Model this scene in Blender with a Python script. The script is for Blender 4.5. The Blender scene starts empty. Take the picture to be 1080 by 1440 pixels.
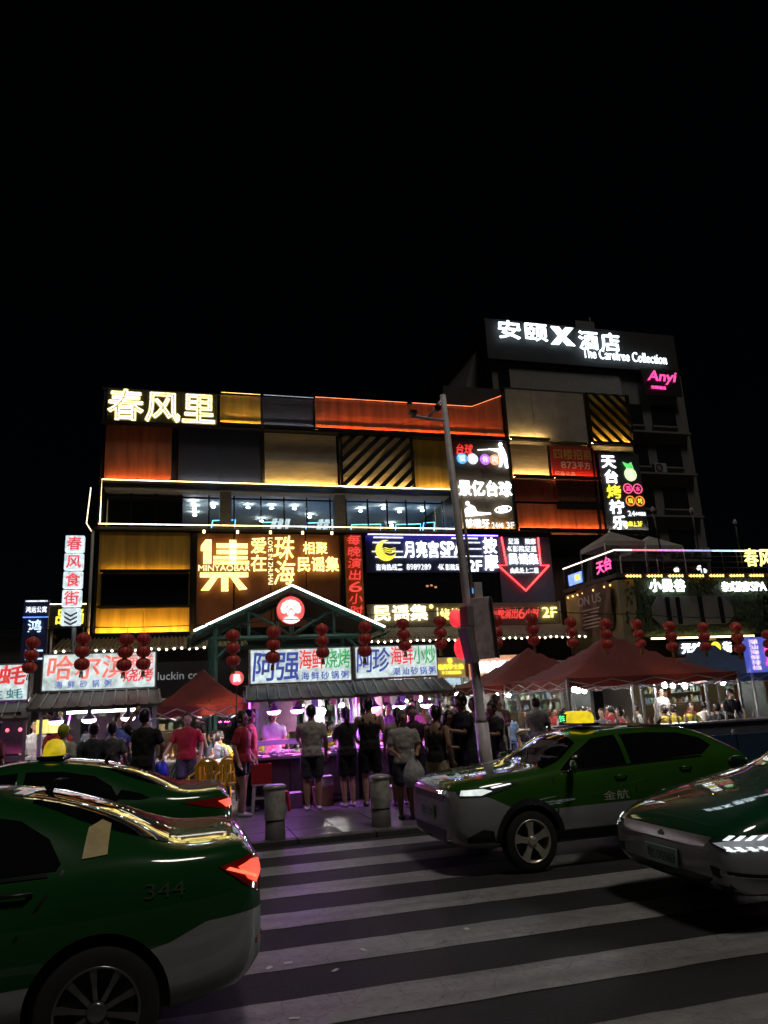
import bpy, bmesh, math, random
from mathutils import Vector, Matrix
from mathutils.bvhtree import BVHTree
random.seed(11)
PI = math.pi
scene = bpy.context.scene
col = scene.collection

# ------------------------------------------------------------------ camera
YAW, PITCH, ROLL = math.radians(15.8), math.radians(14.32), math.radians(-2.85)
def camera_axes():
    cy, sy, cp, sp = math.cos(YAW), math.sin(YAW), math.cos(PITCH), math.sin(PITCH)
    f = Vector((sy*cp, cy*cp, sp)); r0 = Vector((cy, -sy, 0)); u0 = r0.cross(f)
    c, s = math.cos(ROLL), math.sin(ROLL)
    return c*r0 + s*u0, -s*r0 + c*u0, f
cr, cu, cf = camera_axes()
cam = bpy.data.cameras.new('camera')
cam.sensor_fit = 'VERTICAL'; cam.sensor_height = 36; cam.sensor_width = 27
cam.lens = 36*1050/1440; cam.clip_start = .05; cam.clip_end = 600
camo = bpy.data.objects.new('camera', cam); col.objects.link(camo)
camo.matrix_world = Matrix(((cr.x, cu.x, -cf.x, 0), (cr.y, cu.y, -cf.y, 0), (cr.z, cu.z, -cf.z, 1.65), (0, 0, 0, 1)))
scene.camera = camo

# ------------------------------------------------------------------ night sky and faint city glow
SUN_EL, SUN_AZ = math.radians(69), math.radians(157)
world = bpy.data.worlds.new('World'); scene.world = world; world.use_nodes = True
wn = world.node_tree.nodes; wl = world.node_tree.links
sky = wn.new('ShaderNodeTexSky'); sky.sky_type = 'NISHITA'; sky.sun_disc = False
sky.sun_elevation = SUN_EL; sky.sun_rotation = SUN_AZ
wl.new(sky.outputs[0], wn['Background'].inputs[0]); wn['Background'].inputs[1].default_value = .0002
sun = bpy.data.lights.new('street_glow', 'SUN'); sun.energy = .6; sun.angle = math.radians(10); sun.color = (1, .9, .78)  # sun lamp standing in for unseen street lamps and city glow
suno = bpy.data.objects.new('street_glow', sun); col.objects.link(suno)
sd = Vector((math.sin(SUN_AZ)*math.cos(SUN_EL), math.cos(SUN_AZ)*math.cos(SUN_EL), math.sin(SUN_EL)))
suno.rotation_euler = sd.to_track_quat('Z', 'Y').to_euler()
suno.location = (0, -5, 30)
vs = scene.view_settings
vs.view_transform = 'Standard'; vs.look = 'None'; vs.exposure = 0; vs.gamma = 1; vs.use_curve_mapping = False
scene.cycles.use_denoising = True
scene.cycles.max_bounces = 6; scene.cycles.diffuse_bounces = 2; scene.cycles.glossy_bounces = 3
scene.cycles.transparent_max_bounces = 8; scene.cycles.sample_clamp_indirect = 3
scene.cycles.caustics_reflective = False; scene.cycles.caustics_refractive = False

# ------------------------------------------------------------------ materials
MATS = {}
def M(name, c=(.5, .5, .5), rough=.6, metal=0., var=.18, scale=5., bump=0., coat=0., spec=.5, trans=0., stretch=(1, 1, 1)):
    if name in MATS: return MATS[name]
    m = bpy.data.materials.new(name); m.use_nodes = True; MATS[name] = m
    n, l = m.node_tree.nodes, m.node_tree.links
    b = n['Principled BSDF']
    b.inputs['Roughness'].default_value = rough; b.inputs['Metallic'].default_value = metal
    b.inputs['Coat Weight'].default_value = coat; b.inputs['Coat Roughness'].default_value = .04
    b.inputs['Specular IOR Level'].default_value = spec
    tc = n.new('ShaderNodeTexCoord'); mp = n.new('ShaderNodeMapping'); mp.inputs['Scale'].default_value = stretch
    l.new(tc.outputs['Object'], mp.inputs[0])
    nz = n.new('ShaderNodeTexNoise'); nz.inputs['Scale'].default_value = scale; nz.inputs['Detail'].default_value = 6
    nz.inputs['Roughness'].default_value = .65
    l.new(mp.outputs[0], nz.inputs['Vector'])
    mr = n.new('ShaderNodeMapRange'); mr.inputs[1].default_value = .25; mr.inputs[2].default_value = .75
    mr.inputs[3].default_value = 1-var; mr.inputs[4].default_value = 1+var
    l.new(nz.outputs[0], mr.inputs[0])
    mx = n.new('ShaderNodeMix'); mx.data_type = 'RGBA'; mx.blend_type = 'MULTIPLY'; mx.inputs[0].default_value = 1
    mx.inputs[6].default_value = (*c, 1); l.new(mr.outputs[0], mx.inputs[7]); l.new(mx.outputs[2], b.inputs['Base Color'])
    if bump:
        bp = n.new('ShaderNodeBump'); bp.inputs['Strength'].default_value = bump; bp.inputs['Distance'].default_value = .02
        l.new(nz.outputs[0], bp.inputs['Height']); l.new(bp.outputs[0], b.inputs['Normal'])
    return m
def EM(name, c, s, sample=True, base=(.6, .6, .6)):
    """a thing that gives off light: lit letter, tube, bulb, light box face"""
    if name in MATS: return MATS[name]
    m = bpy.data.materials.new(name); m.use_nodes = True; MATS[name] = m
    b = m.node_tree.nodes['Principled BSDF']
    b.inputs['Base Color'].default_value = (*base, 1); b.inputs['Roughness'].default_value = .5
    b.inputs['Emission Color'].default_value = (*c, 1); b.inputs['Emission Strength'].default_value = s
    n, l = m.node_tree.nodes, m.node_tree.links
    tc = n.new('ShaderNodeTexCoord'); nz = n.new('ShaderNodeTexNoise'); nz.inputs['Scale'].default_value = 9
    l.new(tc.outputs['Object'], nz.inputs['Vector'])
    mr = n.new('ShaderNodeMapRange'); mr.inputs[1].default_value = .3; mr.inputs[2].default_value = .7; mr.inputs[3].default_value = s*.62; mr.inputs[4].default_value = s*1.38
    l.new(nz.outputs[0], mr.inputs[0]); l.new(mr.outputs[0], b.inputs['Emission Strength'])
    try: m.cycles.emission_sampling = 'AUTO' if sample else 'NONE'
    except Exception: pass
    return m
def GLASS(name, tint=(.8, .85, .85), refl=.12):
    if name in MATS: return MATS[name]
    m = bpy.data.materials.new(name); m.use_nodes = True; MATS[name] = m
    n, l = m.node_tree.nodes, m.node_tree.links; n.remove(n['Principled BSDF'])
    t = n.new('ShaderNodeBsdfTransparent'); t.inputs[0].default_value = (*tint, 1)
    g = n.new('ShaderNodeBsdfGlossy'); g.inputs['Roughness'].default_value = .02
    f = n.new('ShaderNodeFresnel'); f.inputs[0].default_value = 1.5
    ad = n.new('ShaderNodeMath'); ad.operation = 'MULTIPLY_ADD'; ad.inputs[1].default_value = 1; ad.inputs[2].default_value = refl*.3
    l.new(f.outputs[0], ad.inputs[0])
    mx = n.new('ShaderNodeMixShader'); l.new(ad.outputs[0], mx.inputs[0]); l.new(t.outputs[0], mx.inputs[1]); l.new(g.outputs[0], mx.inputs[2])
    l.new(mx.outputs[0], n['Material Output'].inputs[0])
    return m

# ------------------------------------------------------------------ mesh helpers
class MB:
    def __init__(s): s.v = []; s.f = []; s.m = []; s.mi = 0
    def add(s, vs_, fs):
        o = len(s.v); s.v += [tuple(v) for v in vs_]; s.f += [tuple(i+o for i in f) for f in fs]; s.m += [s.mi]*len(fs); return s
    def box(s, x0, x1, y0, y1, z0, z1):
        return s.add([(x0,y0,z0),(x1,y0,z0),(x1,y1,z0),(x0,y1,z0),(x0,y0,z1),(x1,y0,z1),(x1,y1,z1),(x0,y1,z1)],
            [(3,2,1,0),(4,5,6,7),(0,1,5,4),(1,2,6,5),(2,3,7,6),(3,0,4,7)])
    def rings(s, rs, caps=True, closed=False):
        o = []; n = len(rs[0]); vs_ = []; fs = []
        for r in rs: vs_ += list(r)
        k = len(rs)
        for i in range(k if closed else k-1):
            a, b = i*n, ((i+1) % k)*n
            for j in range(n): fs.append((a+j, a+(j+1) % n, b+(j+1) % n, b+j))
        if caps and not closed:
            fs.append(tuple(reversed(range(n)))); fs.append(tuple(range((k-1)*n, k*n)))
        return s.add(vs_, fs)
    def tube(s, pts, rad, n=8, caps=True, flat=1.):
        pts = [Vector(p) for p in pts]; k = len(pts)
        if not hasattr(rad, '__len__'): rad = [rad]*k
        rs = []; up = None
        for i, p in enumerate(pts):
            d = (pts[min(i+1, k-1)] - pts[max(i-1, 0)]).normalized()
            if up is None: up = Vector((0, 0, 1)) if abs(d.z) < .9 else Vector((0, 1, 0))
            a = d.cross(up).normalized(); b = a.cross(d).normalized(); up = b
            rs.append([p + a*rad[i]*math.cos(2*PI*j/n) + b*rad[i]*flat*math.sin(2*PI*j/n) for j in range(n)])
        return s.rings(rs, caps)
    def lathe(s, prof, c=(0, 0, 0), n=16, axis='z', caps=True, closed=False):
        rs = []
        for r, h in prof:
            ring = []
            for j in range(n):
                a = 2*PI*j/n; x, y = r*math.cos(a), r*math.sin(a)
                ring.append((c[0]+x, c[1]+y, c[2]+h) if axis == 'z' else (c[0]+x, c[1]+h, c[2]+y) if axis == 'y' else (c[0]+h, c[1]+x, c[2]+y))
            rs.append(ring)
        return s.rings(rs, caps, closed)
    def ball(s, c, r, n=10, k=7):
        if not hasattr(r, '__len__'): r = (r, r, r)
        rs = []
        for i in range(k):
            t = PI*(i+.12)/(k-1+.24)
            rs.append([(c[0]+r[0]*math.sin(t)*math.cos(2*PI*j/n), c[1]+r[1]*math.sin(t)*math.sin(2*PI*j/n), c[2]-r[2]*math.cos(t)) for j in range(n)])
        return s.rings(rs)
    def prism(s, poly, y0, y1):
        """polygon in (x,z) extruded along y"""
        n = len(poly)
        a = sum(poly[i][0]*poly[(i+1) % n][1]-poly[(i+1) % n][0]*poly[i][1] for i in range(n))
        if a < 0: poly = poly[::-1]
        vs_ = [(x, y0, z) for x, z in poly]+[(x, y1, z) for x, z in poly]
        fs = [tuple(range(n)), tuple(reversed(range(n, 2*n)))]+[(i, n+i, n+(i+1) % n, (i+1) % n) for i in range(n)]
        return s.add(vs_, fs)
    def mesh(s, name, mats, smooth=False):
        me = bpy.data.meshes.new(name); me.from_pydata(s.v, [], s.f)
        for m in (mats if isinstance(mats, (list, tuple)) else [mats]): me.materials.append(m)
        if len(set(s.m)) > 1: me.polygons.foreach_set('material_index', s.m)
        if smooth: me.polygons.foreach_set('use_smooth', [True]*len(me.polygons))
        me.update(); return me
    def build(s, name, mats, parent=None, smooth=False):
        return O(name, s.mesh(name, mats, smooth), parent)
ROOTM = {}
def O(name, me, parent=None, loc=None):
    o = bpy.data.objects.new(name, me); col.objects.link(o)
    if loc: o.location = loc
    if parent is not None:
        o.parent = parent; o.matrix_parent_inverse = wmat(parent).inverted()
    return o
def wmat(o):
    m = o.matrix_basis.copy()
    if o.parent is not None: m = wmat(o.parent) @ o.matrix_parent_inverse @ m
    return m
def tag(o, label=None, cat=None, group=None, kind=None):
    if label: o['label'] = label
    if cat: o['category'] = cat
    if group: o['group'] = group
    if kind: o['kind'] = kind
    return o
def thing(name, label, cat, loc=(0, 0, 0), group=None):
    o = bpy.data.objects.new(name, None); col.objects.link(o); o.location = loc; o.empty_display_size = .2
    return tag(o, label, cat, group)
def box(name, p, x0, x1, y0, y1, z0, z1, mat, bev=0):
    me = MB().box(x0, x1, y0, y1, z0, z1).mesh(name, mat)
    if bev: bevel(me, bev)
    return O(name, me, p)
def bevel(me, w, seg=2):
    bm = bmesh.new(); bm.from_mesh(me)
    bmesh.ops.bevel(bm, geom=bm.edges[:], offset=w, segments=seg, affect='EDGES', profile=.6)
    bm.to_mesh(me); bm.free()
def tube(name, p, pts, r, mat, n=8, smooth=True): return MB().tube(pts, r, n).build(name, mat, p, smooth)
def copy_tree(o, M4, parent=None):
    """copy a thing, its parts and sub-parts; M4 moves the root"""
    c = o.copy(); col.objects.link(c)
    if parent is None: c.matrix_basis = M4 @ o.matrix_basis
    else: c.parent = parent
    for ch in o.children: copy_tree(ch, None, c)
    return c
def evald(o):
    # evaluated in a small scene of its own, so that the big one is not re-evaluated each time
    TMP.collection.objects.link(o)
    cut_ = [m.object for m in o.modifiers if m.type == 'BOOLEAN']
    for c in cut_: TMP.collection.objects.link(c)
    vl = TMP.view_layers[0]; vl.update()
    me = bpy.data.meshes.new_from_object(o.evaluated_get(vl.depsgraph))
    for c in [o]+cut_: TMP.collection.objects.unlink(c)
    return me
TMP = bpy.data.scenes.new('workbench')

# ------------------------------------------------------------------ lettering
GL = {}
def glyph(t, outline=0., extr=.5):
    k = (t, outline, extr)
    if k in GL: return GL[k]
    c = bpy.data.curves.new('t', 'FONT'); c.body = t; c.size = 1; c.resolution_u = 3
    if outline: c.fill_mode = 'NONE'; c.bevel_depth = outline; c.bevel_resolution = 0; c.resolution_u = 2
    else: c.extrude = extr
    o = bpy.data.objects.new('t', c)
    me = evald(o); bpy.data.objects.remove(o)
    V = [tuple(v.co) for v in me.vertices]; F = [tuple(p.vertices) for p in me.polygons]
    bpy.data.meshes.remove(me); GL[k] = (V, F); return V, F
GM = {}
def letter(p, t, x0, x1, z0, z1, y, mat, depth=.05, bold=0., outline=0., shear=0., name='character', em=None, deps=None):
    """lit letter standing in the plane y (front face at y), filling the cell"""
    if em is None: em = len(t) == 1 and ord(t) > 0x2e00
    w, h = x1-x0, z1-z0
    key = (t, round(w, 3), round(h, 3), mat.name, depth, bold, outline, shear, em)
    if key not in GM:
        V, F = glyph(t, outline)
        if em: bx0, bx1, bz0, bz1 = .03, .97, -.09, .85
        else:
            bx0 = min(v[0] for v in V); bx1 = max(v[0] for v in V); bz0 = min(v[1] for v in V); bz1 = max(v[1] for v in V)
        sx, sz = w/(bx1-bx0), h/(bz1-bz0)
        mb = MB()
        def place(VV, FF, dx, dz, yf, dep):
            vs_ = []
            for a, b, c in VV:
                X = (a-bx0)*sx+dx; Z = (b-bz0)*sz+dz
                vs_.append((X+shear*(Z-h/2), yf+(.5-c)*dep if not outline else yf-c*sx, Z))
            mb.add(vs_, FF)
        place(V, F, 0, 0, 0, depth)
        if bold and not outline:
            V2, F2 = glyph(t, 0, 0.)
            V2 = [(a, b, .5) for a, b, c in V2]; r = bold*min(w, h)
            for i in range(6):
                a = 2*PI*(i+.5)/6
                place(V2, F2, r*math.cos(a), r*math.sin(a), -.0012*(i+1), depth)
        GM[key] = mb.mesh(name, mat)
    return O(name, GM[key], p, (x0, y, z0))
def row(p, txt, x0, x1, z0, z1, y, mat, gap=.08, vertical=False, mats=None, **k):
    n = len(txt)
    for i, ch in enumerate(txt):
        mt = mats[i] if mats else mat
        if ch == ' ': continue
        if vertical:
            c = (z1-z0)/n; letter(p, ch, x0, x1, z1-(i+1)*c+c*gap/2, z1-i*c-c*gap/2, y, mt, **k)
        else:
            c = (x1-x0)/n; letter(p, ch, x0+i*c+c*gap/2, x0+(i+1)*c-c*gap/2, z0, z1, y, mt, **k)

# common materials
black = M('black_metal', (.012, .012, .013), .45, .3)
dark = M('dark_wall', (.035, .033, .032), .8)
steel = M('painted_steel', (.35, .34, .36), .45, .5)
white_post = M('white_post', (.55, .55, .56), .5)
L_white = EM('letter_white', (.92, .97, 1), 3.2)
L_whiteS = EM('letter_white_small', (.92, .97, 1), 1.15, False)
L_cool = EM('letter_cool', (.74, .90, 1), 3.2)
L_gold = EM('letter_gold', (1, .82, .22), 2.3)
L_goldS = EM('letter_gold_small', (1, .88, .42), 1.5, False)
L_red = EM('letter_red', (1, .035, .025), .95)
L_redS = EM('letter_red_small', (1, .06, .04), 1.2, False)
L_pink = EM('letter_pink', (1, .05, .3), 1.7)
L_yellow = EM('letter_yellow', (1, .85, .03), 1.3)
L_blue = EM('letter_blue', (.1, .3, 1), 1.4)
LED_warm = EM('led_warm', (1, .72, .34), 7)
LED_white = EM('led_white', (1, .9, .75), 4)
# ------------------------------------------------------------------ ground
def asphalt():
    m = M('asphalt', (.022, .022, .024), .5, var=.5, scale=46, bump=.5)
    n, l = m.node_tree.nodes, m.node_tree.links; b = n['Principled BSDF']; src = b.inputs['Base Color'].links[0].from_socket
    tc = n.new('ShaderNodeTexCoord'); mp = n.new('ShaderNodeMapping'); mp.inputs['Scale'].default_value = (.25, 1.1, 1); l.new(tc.outputs['Object'], mp.inputs[0])
    nz = n.new('ShaderNodeTexNoise'); nz.inputs['Scale'].default_value = 1.3; nz.inputs['Detail'].default_value = 7; nz.inputs['Roughness'].default_value = .7; l.new(mp.outputs[0], nz.inputs['Vector'])
    mr = n.new('ShaderNodeMapRange'); mr.inputs[1].default_value = .3; mr.inputs[2].default_value = .7; mr.inputs[3].default_value = .45; mr.inputs[4].default_value = 1.5; l.new(nz.outputs[0], mr.inputs[0])
    mx = n.new('ShaderNodeMix'); mx.data_type = 'RGBA'; mx.blend_type = 'MULTIPLY'; mx.inputs[0].default_value = 1; l.new(src, mx.inputs[6]); l.new(mr.outputs[0], mx.inputs[7]); l.new(mx.outputs[2], b.inputs['Base Color'])
    r2 = n.new('ShaderNodeMapRange'); r2.inputs[3].default_value = .5; r2.inputs[4].default_value = .8; l.new(nz.outputs[0], r2.inputs[0]); l.new(r2.outputs[0], b.inputs['Roughness'])
    return m
def stripe_paint():
    m = M('road_paint', (.33, .325, .33), .5, var=.25, scale=9, bump=.15)
    n, l = m.node_tree.nodes, m.node_tree.links
    b = n['Principled BSDF']; src = b.inputs['Base Color'].links[0].from_socket
    tc = n.new('ShaderNodeTexCoord'); nz = n.new('ShaderNodeTexNoise'); nz.inputs['Scale'].default_value = 26; nz.inputs['Detail'].default_value = 8
    nz.inputs['Roughness'].default_value = .8
    l.new(tc.outputs['Object'], nz.inputs['Vector'])
    cr_ = n.new('ShaderNodeValToRGB'); cr_.color_ramp.elements[0].position = .30; cr_.color_ramp.elements[1].position = .46
    l.new(nz.outputs[0], cr_.inputs[0])
    mx = n.new('ShaderNodeMix'); mx.data_type = 'RGBA'; mx.inputs[6].default_value = (.05, .05, .05, 1)
    # hairline cracks and long dirty tyre bands
    vo = n.new('ShaderNodeTexVoronoi'); vo.feature = 'DISTANCE_TO_EDGE'; vo.inputs['Scale'].default_value = 3.3; dn = n.new('ShaderNodeTexNoise'); dn.inputs['Scale'].default_value = 5; l.new(tc.outputs['Object'], dn.inputs['Vector'])
    ad = n.new('ShaderNodeMixRGB'); ad.inputs[0].default_value = .12; l.new(tc.outputs['Object'], ad.inputs[1]); l.new(dn.outputs['Color'], ad.inputs[2]); l.new(ad.outputs[0], vo.inputs['Vector'])
    ck = n.new('ShaderNodeMapRange'); ck.inputs[1].default_value = .0; ck.inputs[2].default_value = .012; ck.inputs[3].default_value = .35; l.new(vo.outputs['Distance'], ck.inputs[0])
    mp = n.new('ShaderNodeMapping'); mp.inputs['Scale'].default_value = (.3, 2.2, 1); l.new(tc.outputs['Object'], mp.inputs[0]); bn = n.new('ShaderNodeTexNoise'); bn.inputs['Scale'].default_value = 1.6; bn.inputs['Detail'].default_value = 6; l.new(mp.outputs[0], bn.inputs['Vector'])
    bm_ = n.new('ShaderNodeMapRange'); bm_.inputs[1].default_value = .32; bm_.inputs[2].default_value = .62; bm_.inputs[3].default_value = .55; l.new(bn.outputs[0], bm_.inputs[0])
    t1 = n.new('ShaderNodeMath'); t1.operation = 'MULTIPLY'; l.new(ck.outputs[0], t1.inputs[0]); l.new(bm_.outputs[0], t1.inputs[1]); t2 = n.new('ShaderNodeMath'); t2.operation = 'MULTIPLY'; l.new(t1.outputs[0], t2.inputs[0]); l.new(cr_.outputs[0], t2.inputs[1])
    l.new(t2.outputs[0], mx.inputs[0]); l.new(src, mx.inputs[7]); l.new(mx.outputs[2], b.inputs['Base Color'])
    return m
ground = MB().add([(-250,-250,-.03),(250,-250,-.03),(250,250,-.03),(-250,250,-.03)], [(0,1,2,3)]).build('ground', M('ground_concrete', (.05,.05,.05), .9))
tag(ground, kind='structure')
road = MB().add([(-90,-14,0),(90,-14,0),(90,9.93,0),(-90,9.93,0)], [(0,1,2,3)]).build('road', asphalt()); tag(road, kind='structure')
paint = stripe_paint()
for k in range(8):
    yc = 9.47-.955*k; x1 = [4.1, 4.2, 4.35, 4.5, 4.6, 4.9, 5.2, 5.3][k]+.0
    mb = MB(); rnd = random.Random(k)
    n = 40; top = []; bot = []
    for i in range(n+1):
        x = -2.2+(x1+2.2)*i/n
        top.append((x, yc+.215+rnd.uniform(-.008, .008), .004)); bot.append((x, yc-.215+rnd.uniform(-.008, .008), .004))
    mb.add(bot+top, [(i, i+1, n+2+i, n+1+i) for i in range(n)])
    mb.build('stripe', paint, road)
# litter flecks on the road
for i, (x, y) in enumerate([(.75,5.55),(.62,5.5),(1.28,5.6),(.66,4.62),(1.02,5.28),(2.1,5.75)]):
    mb = MB().add([(-.03,-.012,.0),(.03,-.02,.0),(.035,.014,.003),(-.02,.018,.002)], [(0,1,2,3)])
    o = mb.build('paper_scrap', M('paper', (.7,.7,.7), .7)); o.location = (x, y, .008); o.rotation_euler.z = i
    tag(o, 'small scrap of white paper lying on the zebra crossing', 'litter', 'paper scraps on the crossing')
pave = box('pavement', None, -90, 90, 10.1, 60, -.5, .05, M('paving_joint', (.045,.045,.05), .8)); tag(pave, kind='structure')
kerb = thing('kerb', 'x', 'x'); del kerb['label']; del kerb['category']; tag(kerb, kind='structure')
km = M('kerb_granite', (.07,.068,.066), .7, var=.3, scale=18, bump=.2)
kme = MB().box(-.493, .493, 9.935, 10.1, -.3, .062).mesh('kerb_stone', km); bevel(kme, .008)
for i in range(-7, 12): O('kerb_stone', kme, kerb, (i*1.0, 0, 0))
slab = [M('paving_slab_a', (.10,.094,.10), .38, var=.35, scale=7, bump=.12), M('paving_slab_b', (.08,.076,.082), .38, var=.35, scale=7, bump=.12)]
sme = []
for m_ in slab:
    me = MB().box(-.296, .296, -.296, .296, 0, .012).mesh('paving_slab', m_); bevel(me, .004, 1); sme.append(me)
for i in range(22):
    for j in range(8):
        O('paving_slab', sme[random.random() < .35], pave, (-4.2+i*.6, 10.41+j*.6, .048+random.uniform(0, .004)))

# ------------------------------------------------------------------ main commercial building
B = thing('commercial_building', 'long four-storey food street building clad in coloured panels with lit edges', 'building', (6, 32, 0))
FY = 32.0
gold = M('panel_gold', (.40,.26,.05), .55, var=.42, scale=1.3, bump=.1, stretch=(3.2,1,.3))
oran = M('panel_orange', (.36,.125,.05), .55, var=.5, scale=1.3, bump=.1, stretch=(3.2,1,.3))
navy = M('panel_navy', (.035,.04,.06), .5, var=.2, scale=2)
beig = M('panel_beige', (.52,.45,.33), .6, var=.3, scale=2.2, bump=.08, stretch=(.5,1,3))
maro = M('panel_maroon', (.2,.05,.025), .6, var=.25, scale=2)
brow = M('panel_brown', (.26,.085,.035), .6, var=.25, scale=1.2)
whit = M('panel_white', (.30,.28,.24), .7, var=.3, scale=1.5, bump=.05)
# core, side faces and floor slabs (the two window storeys are left open)
box('core_wall', B, -3.3, 7.0, 32.3, 44, 4.7, 9.25, dark)
box('core_wall', B, 7.0, 17.3, 32.3, 44, 4.7, 9.25, dark)
box('core_wall', B, -3.3, 15.6, 32.3, 44, 11.1, 15.5, dark)
box('core_wall', B, 12.5, 22.9, 32.3, 37.9, 9.25, 16.8, dark)
box('roof', B, -3.35, 15.55, 32.28, 44, 15.5, 15.62, dark)
box('ledge', B, -3.3, 15.6, 31.7, 32.3, 13.80, 13.87, black)
box('ledge', B, -3.3, 12.62, 31.66, 32.3, 11.08, 11.17, black)
box('ledge', B, -3.4, 17.35, 31.8, 32.3, 9.1, 9.23, black)
def strip(x0, x1, z, mat, y=31.87, t=.035, p=B, lip=True):
    if lip: # the strip lies in a dark channel that hides it from below
        box('light_channel', p, x0-.12, x1+.06, y-.19, y-.17, z-.05, z+t+.045, black); box('light_channel', p, x0-.02, x1+.02, y-.17, y+.1, z-.05, z-.03, black)
    return box('light_strip', p, x0, x1, y-t/2, y+t/2, z, z+t, mat)
led_or = EM('led_orange', (1, .3, .08), 75); led_ye = EM('led_yellow', (1, .6, .15), 85); led_wh = EM('led_neutral', (1, .9, .75), 40)
led_main = EM('led_main', (1, .74, .36), 5)
led_hi = EM('led_high', (1,.62,.2), 130)
def panel(x0, x1, z0, z1, mat, strip_mat=None, cut=0, proud=.1, name='cladding_panel'):
    g = .035
    if cut:
        box(name, B, x0+g, x1-g, FY, FY+.2, z0+g, z0+cut-.01, mat, .008)
        box(name, B, x0+g, x1-g, FY+proud, FY+.2, z0+cut+.01, z1-g, mat, .008)
    else:
        k = max(1, round((x1-x0)/1.5)); w = (x1-x0-2*g)/k      # board by board, with open joints
        for i in range(k): box(name, B, x0+g+i*w+(.006 if i else 0), x0+g+(i+1)*w-(.006 if i < k-1 else 0), FY+random.uniform(0,.012), FY+.2, z0+g, z1-g, mat, .008)
    if strip_mat: strip(x0+.06, x1-.06, z0+.02, strip_mat)
# top row
panel(-3.14, 1.56, 13.92, 15.5, M('panel_olive', (.10,.085,.03), .6, var=.2), None)
panel(1.62, 3.5, 13.92, 15.55, gold, led_ye, .36); strip(1.7, 3.45, 15.56, EM('led_ye2', (1,.6,.14), 2.5), 31.97, .02, lip=False)
panel(3.57, 5.92, 13.92, 15.55, navy, led_wh, .36); strip(3.6, 5.9, 15.56, EM('led_faint', (.7,.8,1), .5, False), 31.97, .02, lip=False)
mb = MB().prism([(6.0,13.955),(15.48,13.955),(15.48,16.3),(13.9,15.62),(6.0,15.62)], FY+.1, FY+.2); mb.build('cladding_panel', oran, B)
box('cladding_panel', B, 6.0, 15.48, FY, FY+.09, 13.955, 14.28, oran, .008)
strip(6.03, 15.45, 13.93, EM('led_orange_band', (1,.22,.06), 85), 31.88, .04)
tube('light_strip', B, [(6.0,32.02,15.64),(13.85,32.02,15.64),(15.48,32.02,16.32)], .011, EM('led_roofline', (1,.2,.06), 3), 6)
# second row
panel(-3.14, -.36, 11.24, 13.82, oran); panel(-.14, 3.48, 11.24, 13.82, navy)
panel(3.6, 6.97, 11.24, 13.82, beig, None, 1.2); panel(10.62, 12.56, 11.24, 13.82, gold, None, 1.2)
for x0, x1, k in [(-3.1,-.4,led_or), (-.1,3.45,led_wh), (3.65,6.93,led_ye), (7.15,10.55,led_ye), (10.66,12.5,led_ye)]: strip(x0, x1, 11.2, k, 31.91 if x0 == 7.15 else 31.87, lip=x0 != 7.15)
# diagonal slat panels
def slats(x0, x1, z0, z1, sgn, n, mat):
    box('cladding_panel', B, x0, x1, FY+.03, FY+.2, z0, z1, mat)
    fr = .07
    for a in ((x0,x0+fr,z0,z1),(x1-fr,x1,z0,z1)): box('frame', B, a[0], a[1], FY-.23, FY+.03, a[2], a[3], black)
    w, h = x1-x0, z1-z0; per = (w+h)/n
    for i in range(n):
        a = i*per+.02; t = per*.46
        pts = []
        # clip the diagonal band s in [a, a+t] of s = u + v to the rectangle
        def line(s):
            u0 = max(0, s-h); v0 = s-u0; v1 = max(0, s-w); u1 = s-v1
            return (u0, v0), (u1, v1)
        (p0, p1), (q0, q1) = line(a), line(a+t)
        poly = [p0, p1]
        if p1[1] == 0 and q1[1] > 0: poly.append((w, 0))
        poly += [q1, q0]
        if q0[0] > 0 and p0[0] == 0: poly.append((0, h))
        P = [((x0+u if sgn > 0 else x1-u), z1-v) for u, v in poly]
        Q = []
        for q in P:
            if not Q or (abs(q[0]-Q[-1][0])+abs(q[1]-Q[-1][1])) > 1e-4: Q.append(q)
        if len(Q) > 2: MB().prism(Q, FY-.22, FY-.17).build('slat', black, B)
slats(7.08, 10.58, 11.26, 13.82, 1, 10, beig)
slats(20.2, 22.68, 14.0, 16.72, -1, 8, gold); strip(20.25, 22.6, 13.96, led_hi, 31.9)
# right block
panel(15.62, 20.14, 14.02, 16.74, whit); strip(15.7, 17.7, 13.98, led_hi)
panel(15.65, 17.74, 12.04, 13.8, beig); strip(15.7, 17.7, 12.02, led_hi)
panel(15.65, 20.4, 10.8, 12.0, maro)
panel(15.7, 20.45, 9.32, 10.75, oran, led_or); panel(15.7, 17.0, 9.36, 10.5, oran, None)
box('cladding_panel', B, 17.9, 20.4, 31.93, 31.99, 10.45, 10.78, black)
panel(12.62, 15.58, 9.26, 13.84, M('panel_taupe', (.11,.085,.055), .6)); strip(12.7, 15.5, 9.27, EM('led_amber', (1,.5,.1), 130))
for x in (15.6, 20.16): box('frame', B, x-.05, x+.05, 31.9, 32.2, 9.2, 16.75 if x < 16 else 13.95, black)
box('roof', B, 15.6, 22.9, 32.25, 37.9, 16.8, 16.92, dark)
# LED frame round the window storey
for pts in ([(-3.14,31.6,9.3),(-3.14,31.6,11.2),(12.42,31.6,11.2),(12.42,31.6,9.3),(-3.2,31.6,9.3)],): tube('light_strip', B, pts, .022, led_main, 6)
tube('light_strip', B, [(-3.62,32.2,11.0),(-3.72,32.2,9.45),(-3.5,32.2,9.1)], .022, EM('led_side', (1,.8,.5), 2.2), 6)
box('frame', B, 12.4, 12.62, 31.84, 33.5, 9.23, 11.1, black)
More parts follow.
